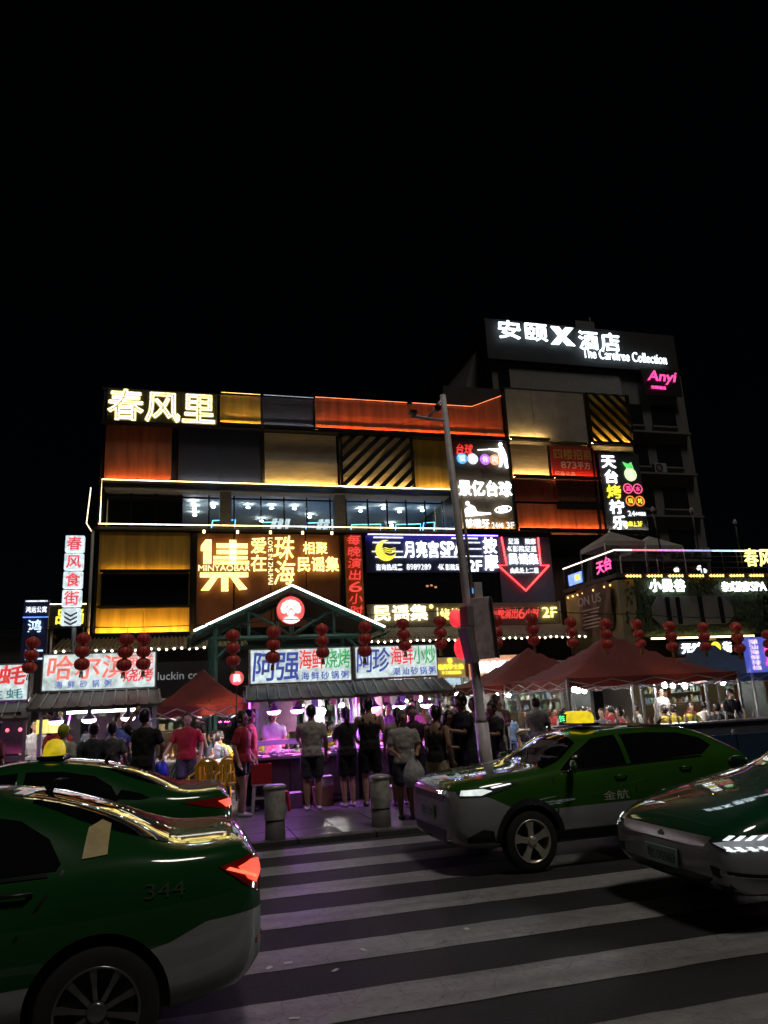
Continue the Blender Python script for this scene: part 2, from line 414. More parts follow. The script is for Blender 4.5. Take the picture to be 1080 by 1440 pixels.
# window storey: recessed glazing, room behind
box('balcony_floor', B, -3.3, 12.6, 32.2, 44, 9.22, 9.3, M('floor_grey', (.15,.15,.16), .5))
box('ceiling', B, -3.3, 12.6, 32.3, 44, 11.02, 11.1, M('ceiling_grey', (.55,.56,.57), .8))
box('back_wall', B, -3.3, 12.6, 40, 40.2, 9.3, 11.02, M('wall_bluegrey', (.3,.3,.31), .8))
box('side_wall', B, -3.3, -3.1, 32.2, 40, 9.3, 11.02, dark)
box('room_wall', B, .02, .12, 33.2, 40, 9.3, 11.02, dark)
for x in (1.95, 7.1): box('column', B, x-.24, x+.24, 32.4, 32.95, 9.3, 11.02, M('column_grey', (.32,.32,.31), .7))
gl = GLASS('window_glass', (.82,.9,.9), .2); gd = M('dark_glass', (.01,.012,.014), .08, coat=1)
xs = [-3.08, -2.05, -1.02, .05, 1.25, 2.35, 3.55, 4.6, 5.65, 6.75, 7.5, 8.55, 9.5, 10.45, 11.4, 12.3]
for i, x in enumerate(xs): box('mullion', B, x-.03, x+.03, 33.0, 33.08, 9.3, 11.02, black)
for i in range(len(xs)-1): box('pane', B, xs[i]+.031, xs[i+1]-.031, 33.03, 33.045, 9.42, 10.86, gd if i < 3 else gl)
box('window_rail', B, -3.1, 12.3, 32.99, 33.09, 10.86, 10.92, black); box('window_rail', B, -3.1, 12.3, 32.99, 33.09, 9.34, 9.42, black)
bulb = EM('room_lamp', (.95,.98,1), 60); bl = EM('led_blue', (.10,.4,1), 8)
for i, (x, y) in enumerate([(.6,33.9),(.65,34.8),(.7,36),(1.5,34.4),(3.1,34.4),(4.2,34.4),(5.3,34.4),(6.3,36),(8.6,34.6),(9.6,34.0),(10.6,34.6),(11.7,34.3),(8,37),(4,37),(11,37.5)]):
    MB().lathe([(.02,.07),(.07,.04),(.09,.0),(.07,-.02)], (x, y, 10.85), 12).build('room_lamp', bulb, B)
for x0, w, y in [(1.35,1.15,34.2),(3.6,1.3,34.4),(5.75,1.3,34.4),(8.0,1.6,34.6),(10.2,1.4,34.4),(11.5,.7,34.0)]:
    tube('blue_frame_light', B, [(x0,y,9.35),(x0+.12,y,10.15),(x0+w,y,10.2),(x0+w-.1,y,9.35)], .022, bl, 6)
    tube('blue_frame_light', B, [(x0+w*.5,y+1.5,9.4),(x0+w*.5+.5,y+1.5,10.0)], .018, bl, 6)
tube('wall_light', B, [(.4,39.9,9.9),(12,39.9,9.9)], .03, LED_warm, 6)
for x in (3.95, 6.1): # white backlit slanted bars seen through the glass
    for j in range(3): MB().prism([(x+j*.3,9.42),(x+j*.3+.22,9.42),(x+j*.3+.42,10.12),(x+j*.3+.2,10.12)], 33.5, 33.53).build('light_panel', L_whiteS, B)
for x in (2.8, 4.9, 8.9, 10.9): # tables in the bar room
    MB().box(x-.4, x+.4, 35.2, 36, 9.98, 10.03).box(x-.05, x+.05, 35.55, 35.65, 9.3, 9.98).build('bar_table', M('dark_wood', (.06,.035,.02), .4), B)
# middle storey
panel(-3.2, .5, 4.75, 9.1, gold, None); box('window_recess', B, -3.0, .42, 31.93, 31.99, 5.98, 7.26, gd)
for z in (5.95, 7.29): box('window_rail', B, -3.05, .46, 31.9, 31.99, z-.03, z+.03, M('trim_gold', (.3,.2,.05), .5))
led_bg = EM('led_gold_big', (1,.56,.1), 85)
strip(-3.15, .45, 4.72, led_bg, 31.6, .06); strip(-2.95, .4, 7.34, EM('led_gold_added', (1,.56,.1), 26), 31.84, .03); strip(-3.0, .42, 5.9, EM('led_gold_dim', (1,.6,.12), 1.5), 31.86, .02)  # the strip over the window is added to brighten the upper gold
box('ledge', B, -3.3, 17.35, 31.45, 32.3, 4.55, 4.68, black)
box('frame', B, .5, .72, 31.9, 32.2, 4.7, 9.1, black)
for i, x in enumerate((.72, 2.3, 3.85, 5.4)): box('cladding_panel', B, x+.02, x+1.53, FY+.06, FY+.2, 5.0, 9.06, brow, .01)
box('frame', B, 6.93, 7.1, 31.9, 32.2, 4.7, 9.1, black)
panel(7.1, 7.98, 4.75, 9.1, gold)
for x in (1.0, 2.4, 3.8, 5.2, 6.5): MB().lathe([(.05,0),(.05,-.12)], (x, 31.6, 9.08), 8).build('spot_lamp', LED_warm, B)
box('window_recess', B, 8.02, 14.1, 31.96, 32.2, 5.88, 7.25, gd)
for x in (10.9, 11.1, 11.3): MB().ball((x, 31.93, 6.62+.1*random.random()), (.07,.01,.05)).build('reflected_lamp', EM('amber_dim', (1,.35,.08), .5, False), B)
tube('drain_pipe', B, [(-3.42,31.9,0),(-3.42,31.9,9.1)], .06, M('pipe_grey', (.3,.3,.3), .5))
for x in (.6, 7.05, 12.5): tube('drain_pipe', B, [(x,31.86,11.3),(x,31.86,15.4)] if x == 12.5 else [(x+2.93,31.86,11.3),(x+2.93,31.86,15.4)] if x < 1 else [(x,31.86,11.3),(x,31.86,13.8)], .03, black)
# ------------------------------------------------------------------ signs on the main building
def sign(name, label, x, y, z, cat='sign'): return thing(name, label, cat, (x, y, z))
def disc(p, name, x, z, y, r, mat, d=.02, n=24, rz=None):
    return MB().lathe([(r, 0), (r, d)], (x, y, z), n, 'y').build(name, mat, p) if rz is None else MB().lathe([(r, 0), (r, d)], (x, y, z), n, 'y').build(name, mat, p)
Y = 31.85
s = sign('letter_sign', 'gold neon-tube letters on the top left corner of the coloured building', -.8, Y, 13.95)
tubem = EM('neon_gold', (1, .9, .5), 3.2); tubed = EM('neon_gold_body', (1,.8,.3), .28, False, (.3,.25,.1))
for i, ch in enumerate('春风里'):
    x0 = -3.05+i*1.53
    letter(s, ch, x0, x0+1.42, 13.95, 15.38, Y, tubed, .04, .05, name='letter_body')
    letter(s, ch, x0, x0+1.42, 13.95, 15.38, Y-.03, tubem, outline=.016, name='neon_outline')
# stacked logo sign
s = sign('music_bar_sign', 'big glowing yellow stacked logo with smaller yellow lettering on reddish brown panels', 3.8, Y, 6.5)
def lit(poly, nm='logo_stroke', y=Y, d=.06, mat=L_gold, p=None): MB().prism(poly, y, y+d).build(nm, mat, p or s)
def rc(x0, x1, z0, z1): return [(x0,z0),(x1,z0),(x1,z1),(x0,z1)]
X0, Z0 = .83, 6.52
def P(u, v): return (X0+u*2.08/100, 8.73-v*2.21/100)   # logo grid 100 x 100, v down
def lp(*q): lit([P(*a) for a in q])
lp((3,12),(12,0),(24,0),(24,47),(8,47),(8,22),(3,22))
lp((60,0),(74,0),(74,47),(60,47)); lp((34,7),(97,7),(97,16),(34,16)); lp((34,20),(97,20),(97,28),(34,28)); lp((28,32),(97,32),(97,38),(28,38)); lp((28,41),(100,41),(100,48),(28,48))
lp((2,64),(98,64),(98,73),(2,73)); lp((44,73),(58,73),(58,100),(44,100)); lp((24,73),(38,73),(20,98),(4,98)); lp((62,73),(76,73),(96,96),(80,98))
letter(s, 'MINYAOBAR', .8, 2.95, 7.38, 7.63, Y, L_goldS, .04, .03, name='lettering')
row(s, '爱在', 2.98, 3.66, 7.33, 8.88, Y, L_gold, vertical=True, bold=.02)
o = letter(s, 'LOVE IN ZHUHAI', 0, 2.05, 0, .2, 0, L_goldS, .03, .02, name='lettering'); o.location = (3.72, Y, 8.84); o.rotation_euler = (0, PI/2, 0)
row(s, '珠海', 3.98, 4.86, 6.75, 8.95, Y, L_gold, .02, vertical=True, shear=.12, bold=.015)
row(s, '相聚', 5.23, 6.35, 8.12, 8.68, Y, L_gold, bold=.02); row(s, '民谣集', 4.95, 6.84, 7.35, 8.0, Y, L_gold, bold=.035)
# red vertical script
s = sign('vertical_script_sign', 'red handwritten-style letters running down a narrow gold panel', 7.5, Y, 5.5)
row(s, '每晚演出6小时', 7.25, 7.85, 5.35, 9.05, Y, L_red, .12, vertical=True, shear=.15)
# moon spa sign
s = sign('massage_sign', 'dark blue sign with yellow crescent moon and white massage lettering', 11.3, 31.9, 7.3)
box('panel', s, 8.1, 14.5, 31.9, 31.98, 7.3, 9.02, M('sign_navy', (.03,.035,.09), .45))
box('light_strip', s, 8.15, 14.45, 31.62, 31.66, 8.98, 9.02, EM('led_indigo', (.16,.1,1), 14)); box('visor', s, 8.1, 14.5, 31.6, 31.9, 9.03, 9.06, black)
def moon(cx, cz, R, mat, y, p):
    n = 28; out, inn = [], []; c45, s45 = math.cos(math.radians(30)), math.sin(math.radians(30))
    def rot(a, b): return (cx+(a*c45-b*s45)*R, cz+(a*s45+b*c45)*R)
    for i in range(n+1):
        a = math.radians(45+270*i/n); out.append(rot(math.cos(a), math.sin(a)))
        b = math.radians(70+220*i/n); inn.append(rot(.45+.752*math.cos(b), .752*math.sin(b)))
    V = [(x, y, z) for x, z in out]+[(x, y, z) for x, z in inn]; k = n+1
    mb = MB().add(V, [(i, i+1, k+i+1, k+i) for i in range(n)]); mb.add([(x, y+.05, z) for x, y, z in V], [(k+i, k+i+1, i+1, i) for i in range(n)])
    mb.f += [(i+1, i, 2*k+i, 2*k+i+1) for i in range(n)]; mb.m += [0]*n; mb.build('moon', mat, p)
moon(9.0, 8.3, .48, L_yellow, 31.78, s)
for x0, x1, z in [(8.45,9.85,8.9),(8.4,8.75,8.66),(8.95,9.7,8.66),(8.35,8.7,8.25),(9.3,9.8,8.25),(8.5,9.95,8.0),(11.6,12.6,8.02),(12.2,13.5,8.9),(12.9,13.6,8.7),(13,13.65,8.4),(12.8,13.7,8.05)]: box('light_bar', s, x0, x1, 31.8, 31.84, z-.03, z+.03, L_whiteS)
for i in range(3): tube('cloud_line', s, [(8.85+.1*j, 31.77, 8.2+i*.09+.03*math.sin(j*1.4)) for j in range(7)], .018, L_yellow, 6)
row(s, '月亮宫', 9.85, 11.55, 7.98, 8.74, 31.8, L_white, bold=.03); letter(s, 'SPA', 11.62, 12.75, 8.1, 8.72, 31.8, L_white, .05, .04, name='lettering')
row(s, '按摩', 13.75, 14.42, 7.35, 8.98, 31.8, L_white, vertical=True, bold=.03)
row(s, '咨询热线:', 8.5, 9.75, 7.4, 7.68, 31.84, L_whiteS, bold=.03); letter(s, '8989289', 9.95, 11.1, 7.42, 7.68, 31.84, L_whiteS, .03, .03, name='lettering')
letter(s, '4K', 11.45, 11.75, 7.42, 7.68, 31.84, L_whiteS, .03, .03, name='lettering'); row(s, '影院足道', 11.8, 12.8, 7.4, 7.68, 31.84, L_whiteS, bold=.03)
letter(s, '2F', 12.95, 13.6, 7.36, 7.85, 31.84, L_white, .03, .04, name='lettering')
# red arrow sign
s = sign('arrow_sign', 'red neon arrow outline pointing down around small white lettering', 15.7, 31.9, 6.3)
box('panel', s, 14.52, 17.25, 31.9, 31.98, 5.9, 9.02, M('sign_slate', (.10,.11,.16), .5))
neon = EM('neon_red', (1,.03,.03), 5)
tube('neon_arrow', s, [(14.72,31.82,8.98),(14.86,31.82,7.62),(14.42,31.82,7.62),(15.72,31.82,6.42),(17.05,31.82,7.62),(16.62,31.82,7.62),(16.62,31.82,8.98)], .045, neon, 6, False)
row(s, '足浴 按摩', 15.05, 16.5, 8.65, 8.93, 31.84, L_whiteS, bold=.02); letter(s, '4K', 14.98, 15.22, 8.3, 8.55, 31.84, L_whiteS, .03, .02, name='lettering'); row(s, '影院足道', 15.25, 16.5, 8.28, 8.57, 31.84, L_whiteS, bold=.02)
row(s, '民谣集', 14.98, 16.52, 7.68, 8.2, 31.82, L_white, bold=.03); row(s, '由此处上二楼', 15.02, 16.5, 7.25, 7.52, 31.84, L_whiteS, bold=.02)
# long fascia
s = sign('fascia_sign', 'long pale fascia with yellow lettering, red script and floor number', 12.6, 31.7, 4.9)
box('panel', s, 8.0, 17.3, 31.72, 31.8, 4.86, 5.86, M('sign_cream', (.24,.20,.15), .6)); box('frame', s, 17.3, 17.36, 31.68, 31.9, 4.8, 5.9, white_post)
row(s, '民谣集', 8.22, 10.75, 5.12, 5.8, 31.62, EM('letter_warm', (1,.9,.55), 2.3), bold=.04); disc(s, 'dot', 10.93, 5.72, 31.62, .09, L_gold, .05)
box('divider', s, 11.2, 11.24, 31.64, 31.7, 5.1, 5.66, L_goldS); row(s, '烧烤酒馆', 11.3, 13.3, 5.12, 5.62, 31.64, L_gold, shear=.1, bold=.015)
row(s, '每晚演出6小时', 13.75, 16.2, 5.1, 5.62, 31.64, L_red, .05, shear=.2); letter(s, '2F', 16.35, 17.1, 5.14, 5.6, 31.62, L_gold, .05, .03, name='lettering')
# billiard sign
s = sign('billiard_sign', 'tall sign with coloured billiard balls, white player and bold white lettering', 14.1, 31.9, 9.3)
row(s, '台球', 12.75, 13.65, 13.05, 13.6, Y, L_red, shear=.15, bold=.01)
for x, z, c, t in [(13.05,12.85,(.1,.45,1),'娱'),(13.6,12.85,(.8,.85,1),'乐'),(14.25,12.85,(.55,.15,.9),'休'),(14.75,12.85,(1,.45,.2),'闲')]:
    disc(s, 'ball', x, z, Y, .27, EM('ball%d' % int(x*100), c, 1.1), .04); letter(s, t, x-.16, x+.16, z-.16, z+.16, Y-.02, L_whiteS, .01)
lit([(14.5,13.42),(15.0,13.42),(15.08,13.55),(15.22,13.55),(15.3,13.4),(15.4,13.1),(15.42,12.45),(15.28,12.45),(15.2,12.9),(15.08,12.5),(14.95,12.5),(15.02,13.0),(14.95,13.25),(14.5,13.38)], 'player_figure', Y, .04, L_white)
disc(s, 'player_head', 15.12, 13.66, Y, .1, L_white, .04); lit([(13.9,13.3),(14.6,13.36),(14.6,13.4),(13.9,13.34)], 'cue', Y, .03, L_white)
row(s, '景亿台球', 12.72, 15.5, 11.0, 11.75, Y, L_white, bold=.05)
lit([(12.95,9.95),(14.3,10.1),(14.3,10.16),(13.6,10.2),(13.5,10.45),(13.3,10.55),(13.1,10.4),(12.95,10.3)], 'lying_figure', Y, .04, L_white); disc(s, 'lying_head', 13.15, 10.62, Y, .1, L_white, .04)
MB().ball((14.95,Y,10.35), (.24,.05,.18), 16).build('planet', L_white, s); tube('planet_ring', s, [(14.95+.42*math.cos(a), Y-.06*math.sin(a), 10.35+.14*math.sin(a)+.05*math.cos(a)) for a in [i*PI/10 for i in range(21)]], .025, L_white, 6)
row(s, '哆啦牙', 12.95, 14.2, 9.42, 9.85, Y, L_white, bold=.02); letter(s, '24', 14.3, 14.6, 9.42, 9.7, Y, L_whiteS, .03, .02, name='lettering'); row(s, '小时', 14.62, 14.9, 9.42, 9.7, Y, L_whiteS); letter(s, '3F', 15.05, 15.45, 9.42, 9.72, Y, L_whiteS, .03, .03, name='lettering')
# red banner
s = sign('red_banner', 'red lit letting banner with golden letters above darker phone digits', 19, 31.9, 10.9)
bn = M('banner_red', (.42,.03,.02), .7); box('cloth', s, 17.82, 20.3, 31.93, 31.97, 12.08, 13.75, bn); box('cloth', s, 17.95, 20.3, 31.95, 31.99, 10.85, 12.02, M('banner_dark', (.12,.03,.02), .7))
strip(17.85, 20.28, 12.02, EM('led_banner', (1,.22,.1), 60), 31.82, .035, s); gp = M('letter_gilt', (.55,.33,.08), .5); gp2 = M('letter_brown', (.2,.1,.05), .6)
row(s, '四楼招商', 17.95, 20.2, 13.05, 13.6, 31.92, gp, depth=.01, bold=.02); letter(s, '873', 18.35, 19.2, 12.58, 12.92, 31.92, M('letter_cream', (.75,.65,.5), .5), .01, .03, name='lettering'); row(s, '平方', 19.25, 20.0, 12.55, 12.95, 31.92, M('letter_cream'), depth=.01, bold=.02)
row(s, '招商业态', 17.95, 19.1, 12.15, 12.42, 31.92, M('letter_cream'), depth=.01)
for i, t in enumerate(('餐饮 酒吧 会所', '19926632761', '18607566681', '18675631061')): letter(s, t, 18.05, 20.2, 11.75-i*.28, 11.97-i*.28, 31.94, gp2, .01, .02, name='lettering')
# vertical grill sign
s = sign('rooftop_grill_sign', 'tall narrow sign with stacked white and yellow letters, green lemon and round badges', 21.6, 31.9, 9.3)
box('panel', s, 20.5, 22.85, 31.9, 31.98, 9.3, 13.5, M('sign_graphite', (.05,.055,.06), .5)); strip(20.55, 22.8, 9.3, EM('led_grey', (1,.9,.75), 45), 31.8, .035, s)
for i, ch in enumerate('天台烤柠乐'): letter(s, ch, 20.62+.05*i, 21.42+.05*i, 12.66-i*.8, 13.36-i*.8, Y, L_yellow if ch == '烤' else L_white, .05, .03)
MB().ball((22.2,Y,12.35), (.36,.05,.36), 18).build('lemon', EM('lemon_glow', (.75,1,.55), 1.2), s); lit([(22.0,12.65),(21.8,13.0),(22.1,12.9),(22.3,13.0),(22.4,12.65)], 'leaf', Y-.05, .03, EM('leaf_glow', (.1,.8,.15), 1.1)); 
badge = EM('badge_pink', (1,.1,.25), 1.2); badge2 = EM('badge_orange', (1,.25,.03), 1.2)
for x, z, t, b_ in [(21.95,11.6,'酒',badge),(22.52,11.6,'水',badge),(22.0,10.95,'烧',badge2),(22.55,10.95,'烤',badge2)]:
    MB().lathe([(.27,0),(.27,.03),(.22,.03),(.22,0)], (x, Y, z), 24, 'y', closed=True).build('badge_ring', b_, s); disc(s, 'badge_face', x, z, Y+.01, .21, M('badge_dark', (.1,.01,.01), .5)); letter(s, t, x-.14, x+.14, z-.14, z+.14, Y-.01, L_yellow if b_ is badge2 else L_pink, .02)
letter(s, '24', 21.75, 22.15, 10.15, 10.42, Y, L_whiteS, .02, .03, name='lettering'); row(s, '小时营业', 22.18, 22.8, 10.18, 10.38, Y, L_whiteS); row(s, '电梯上', 21.5, 22.2, 9.62, 9.88, Y, L_yellow); letter(s, '3F', 22.22, 22.5, 9.62, 9.88, Y, L_yellow, .02, .02, name='lettering')

# ------------------------------------------------------------------ hotel tower behind
H = thing('hotel_tower', 'tall dark hotel block rising behind the coloured building', 'building', (24, 38, 0))
hw = M('hotel_render', (.16,.155,.145), .8, var=.12, scale=1.2); hd = M('hotel_window', (.015,.016,.02), .15, coat=.5)
box('wall', H, 17.9, 31.2, 38, 52, 0, 21.3, hw)
box('parapet', H, 17.6, 30.9, 37.7, 52, 21.3, 23.95, M('hotel_parapet', (.02,.02,.021), .8)); box('rooftop_room', H, 26.5, 28, 42, 46, 24.3, 27, hw)
tube('antenna', H, [(29,44,24.3),(29,44,28.5)], .06, black); tube('antenna', H, [(28.4,44,24.3),(28.4,44,27.6)], .04, black)
MB().prism([(15.0,15.6),(17.9,15.6),(17.9,23.4),(17.3,22.0)], 39, 51).build('stair_block', hw, H)
box('panel', H, 19.0, 26.6, 37.9, 38.05, 18.9, 20.9, M('hotel_panel', (.26,.25,.23), .7)); box('window', H, 18.3, 21.4, 37.95, 38.05, 19.6, 20.6, hd)
for z in (9.6, 12.3, 15.0, 17.7):
    for x in (23.6, 26.2, 28.6): box('window', H, x, x+1.7, 37.93, 38.05, z, z+1.35, hd); box('sill', H, x-.08, x+1.78, 37.86, 38.05, z-.12, z-.02, hw)
    box('balcony_slab', H, 23.2, 31.0, 37.6, 38.05, z-.62, z-.5, hw)
s = sign('hotel_sign', 'glowing white hotel name with an X mark on the roof parapet', 23, 37.5, 22.3)
HY = 37.45
for ch, x0, x1 in [('安',18.3,19.85),('颐',20.05,21.6),('酒',23.75,25.1),('店',25.3,26.65)]: letter(s, ch, x0, x1, 22.4+(-.05 if ch in '酒店' else .2), 23.8-(.2 if ch in '酒店' else 0), HY, L_cool, .1, .018)
for q in ([(21.8,22.5),(22.35,22.5),(23.45,23.7),(22.9,23.7)],): lit(q, 'letter_stroke', HY, .1, L_cool)
lit([(21.9,23.7),(22.45,23.7),(22.8,23.2),(22.5,22.95)], 'letter_stroke', HY, .1, L_cool); lit([(22.55,22.9),(22.85,23.05),(23.45,22.5),(22.9,22.5)], 'letter_stroke', HY, .1, L_cool)
letter(s, 'The Carefree Collection', 23.9, 29.9, 21.75, 22.4, HY, L_cool, .06, .0, name='lettering')
s = sign('script_sign', 'small pink handwritten neon word on the dark hotel wall', 29.3, 37.5, 20)
box('panel', s, 28.0, 30.8, 37.6, 37.66, 19.6, 21.4, M('sign_black', (.01,.01,.012), .5)); letter(s, 'Anyi', 28.4, 30.4, 20.35, 21.25, 37.5, L_pink, .06, .02, shear=.3, name='lettering'); row(s, '安颐酒店', 28.5, 29.6, 20.0, 20.22, 37.5, L_pink)
for o_ in ((32.5,60,11,14),(38,58,9,10),(-16,70,7,9)):
    d = thing('distant_block', 'unlit block of flats far behind the corner building' if o_[0] == 32.5 else 'low unlit house far to the right behind the roof terrace' if o_[0] == 38 else 'low unlit block far behind the oyster stall', 'building', (o_[0], o_[1], 0))
    box('wall', d, o_[0], o_[0]+o_[3], o_[1], o_[1]+8, 0, o_[2], hw)
    for i in range(4):
        for j in range(3): box('window', d, o_[0]+.8+i*2.1, o_[0]+2+i*2.1, o_[1]-.04, o_[1]+.02, 2+j*3, 3.3+j*3, hd)
    MB().prism([(o_[0]-.3,o_[2]),(o_[0]+o_[3]+.3,o_[2]),(o_[0]+o_[3]/2,o_[2]+2)], o_[1]-.2, o_[1]+8.2).build('roof', dark, d)

# ------------------------------------------------------------------ corner building with roof terrace
K = thing('corner_building', 'two-storey ivy-covered corner building with a roof terrace', 'building', (20, 27, 0))
kw = M('ivy_wall', (.045,.065,.04), .9, var=.6, scale=3.5, bump=.5); kc = M('corner_render', (.30,.25,.13), .8, var=.3, scale=1.5)
box('wall', K, 17.9, 34, 27, 31.4, 3.75, 6.2, kw); box('side_wall', K, 17.5, 17.89, 27.3, 31.4, 3.0, 6.1, kc); box('corner_pier', K, 17.45, 18.2, 26.9, 27.3, 3.0, 6.1, kc)
box('terrace_slab', K, 17.4, 34, 26.85, 31.4, 6.2, 6.36, dark)
box('ground_wall', K, 17.6, 34, 30.5, 31.3, 0, 3.75, dark)
for x in (17.7, 21.5, 25.5, 29.5): box('pier', K, x, x+.4, 27.05, 27.5, 0, 3.75, kc)
# rounded window band
rw = [(19.0+.35*(1-math.cos(a)) if a < PI/2 else 0, 0) for a in ()]
MB().prism([(19.3,4.2),(22.5,4.2),(22.9,4.55),(22.9,4.95),(22.5,5.4),(19.3,5.4),(18.9,4.95),(18.9,4.55)], 26.93, 27.0).build('window_band', M('shutter_grey', (.16,.16,.15), .6), K)
for x in (19.6, 20.1, 21.2, 22.2): box('window_gap', K, x, x+.2, 26.9, 26.94, 4.22, 5.36, hd)
box('window_gap', K, 24.6, 25.0, 26.9, 27.0, 4.0, 5.4, hd)
led_rgb = [EM('rail_%d' % i, c, 2.2) for i, c in enumerate([(1,.85,.7),(1,.15,.2),(.8,.15,.8),(.25,.25,1),(.3,.8,.9),(.7,1,.7),(1,.3,.3)])]
xs2 = [17.5, 18.3, 19.6, 20.9, 22.3, 23.4, 24.6, 28]
for i in range(7): tube('rail_light', K, [(xs2[i],26.9,7.35),(xs2[i+1],26.9,7.35)], .035, led_rgb[i], 6)
tube('rail_light', K, [(17.48,26.9,7.35),(17.48,31.3,7.35)], .03, led_rgb[0], 6)
for i in range(14): tube('rail_post', K, [(17.5+i*.75,26.9,6.36),(17.5+i*.75,26.9,7.33)], .02, black, 6)
for i in range(6): tube('rail_post', K, [(17.48,27.5+i*.75,6.36),(17.48,27.5+i*.75,7.33)], .02, black, 6)
for z in (6.6, 6.85, 7.1): tube('rail_bar', K, [(17.5,26.9,z),(28,26.9,z)], .012, black, 6)
amb = EM('arrow_amber', (1,.5,.12), 3.5)
for g in range(9):
    for j in range(5):
        x = 17.8+g*1.02+j*.15; MB().prism([(x,6.24),(x+.11,6.18),(x+.11,6.30)], 26.78, 26.84).build('arrow_lamp', amb, K)
for j in range(9): MB().ball((17.4,27.4+j*.45,5.95), .045, 6, 5).build('edge_lamp', amb, K)
box('fascia_light', K, 18.6, 23.6, 26.75, 26.8, 3.62, 3.68, LED_warm)
s = sign('white_letter_sign', 'three white glowing letters above the rounded shutter window', 19.7, 26.8, 5.6); row(s, '小曼谷', 18.85, 20.62, 5.58, 6.1, 26.8, L_white, bold=.05)
s = sign('thai_massage_sign', 'row of smaller white glowing letters on the ivy wall', 23.5, 26.8, 5.5); row(s, '泰式按摩', 22.4, 23.85, 5.55, 5.98, 26.8, L_white, bold=.03); letter(s, 'SPA', 23.9, 24.7, 5.57, 5.95, 26.8, L_white, .05, .02, name='lettering')
s = sign('terrace_letter_sign', 'gold glowing letters standing on the terrace railing', 24.6, 26.7, 6.5); row(s, '春风里', 23.7, 26.0, 6.62, 7.42, 26.7, L_gold, bold=.015)
for i, (x, z) in enumerate([(19.0,0)]): pass
s = sign('cloth_banner', 'creased brown cloth banner hanging at the corner of the terrace', 17.3, 28, 4.2, 'banner')
mb = MB(); nu, nv = 14, 14
pts = []
for i in range(nu+1):
    for j in range(nv+1):
        u, v = i/nu, j/nv
        pts.append((17.32+.07*math.sin(u*17+v*3)+.05*math.sin(v*9), 30.1-u*2.7-.15*math.sin(v*4), 6.15-v*(1.95+.2*math.sin(u*3.1))))
mb.add(pts, [(i*(nv+1)+j, (i+1)*(nv+1)+j, (i+1)*(nv+1)+j+1, i*(nv+1)+j+1) for i in range(nu) for j in range(nv)]); mb.build('cloth', M('banner_cloth', (.16,.09,.06), .8, var=.3, scale=3), s, True)
pl = M('banner_print', (.5,.45,.4), .7)
o = letter(s, 'ON US', 0, 1.9, 0, .38, 0, pl, .01, .02, name='lettering'); o.location = (17.2, 29.8, 5.35); o.rotation_euler.z = -PI/2
for i in range(6): box('printed_line', s, 17.2, 17.205, 28.1+.1*(i % 3), 29.6-.15*(i % 2), 5.1-i*.15, 5.15-i*.15, pl)
s = sign('neon_window_sign', 'pink flower neon and blue neon sign behind the terrace railing', 17.4, 29, 6.4)
for dy, dz in ((0,0),(.25,.1),(.15,-.15)): o = letter(s, '天', 0, .6, 0, .55, 0, L_pink, .03, .03); o.location = (17.4, 28.3+dy*2.2, 6.55+dz*.5); o.rotation_euler.z = -PI/2; break
o = letter(s, '台', 0, .6, 0, .55, 0, L_pink, .03, .03); o.location = (17.4, 27.7, 6.6); o.rotation_euler.z = -PI/2
o = box('blue_panel', s, 17.42, 17.44, 29.6, 30.8, 6.45, 6.95, L_blue); o = box('yellow_panel', s, 17.40, 17.42, 29.75, 30.2, 6.6, 6.85, L_yellow)
for i, (x, y) in enumerate([(18.5,28.6),(21.0,29.4)]):
    g = thing('terrace_canopy', ['small white canopy at the terrace corner over the cloth banner', 'small white canopy further along the roof terrace'][i], 'canopy', (x, y, 6.36))
    MB().add([(x-1,y-1,7.9),(x+1,y-1,7.9),(x+1,y+1,7.9),(x-1,y+1,7.9),(x,y,8.55),(x-1,y-1,7.7),(x+1,y-1,7.7),(x+1,y+1,7.7),(x-1,y+1,7.7)], [(0,1,4),(1,2,4),(2,3,4),(3,0,4),(0,5,6,1),(1,6,7,2),(2,7,8,3),(3,8,5,0)]).build('cloth', M('canvas_white', (.22,.22,.2), .8), g)
    for a in (-1, 1):
        for b in (-1, 1): tube('leg', g, [(x+a,y+b,6.36),(x+a,y+b,7.8)], .025, steel)
for i, x in enumerate((20.0, 21.9, 24.0)):
    g = thing('terrace_pole', 'thin dark mast rising from the terrace railing', 'pole', (x, 27.2, 6.36), 'masts on the terrace'); tube('mast', g, [(x,27.2,6.36),(x+.08*(i-1)-.1,27.2,9.3-.5*(i == 2))], .035, black); MB().lathe([(.05,0),(.09,-.12),(.09,-.2)], (x+.08*(i-1)-.1,27.2,9.35-.5*(i == 2)), 8).build('lamp_head', steel, g)
for i, (x, z) in enumerate([(21.2,6.72),(22.4,6.8),(22.6,6.66)]):
    g = thing('terrace_lamp', 'small pale lamp glowing between terrace tables', 'lamp', (x, 28, 6.36), 'lamps on the terrace tables'); MB().lathe([(.05,6.36),(.03,6.4),(.03,z-.1)], (x,28,0), 8).build('stand', black, g); MB().lathe([(.1,z-.1),(.14,z),(.06,z+.1)], (x,28,0), 10).build('shade', EM('terrace_shade', (.9,1,.95), 1.2), g)
s = sign('shop_sign', 'white letters beside a yellow round mark under the corner building fascia', 20.8, 26.6, 3)
row(s, '元喰', 19.8, 20.9, 3.0, 3.42, 26.6, L_cool, bold=.05); disc(s, 'round_mark', 21.5, 3.22, 26.6, .22, L_yellow, .05); box('panel', s, 19.6, 22.3, 26.66, 26.72, 2.9, 3.5, M('sign_black2', (.02,.02,.025), .5)); letter(s, '街', 21.85, 22.25, 3.0, 3.42, 26.6, L_white, .05, .03)
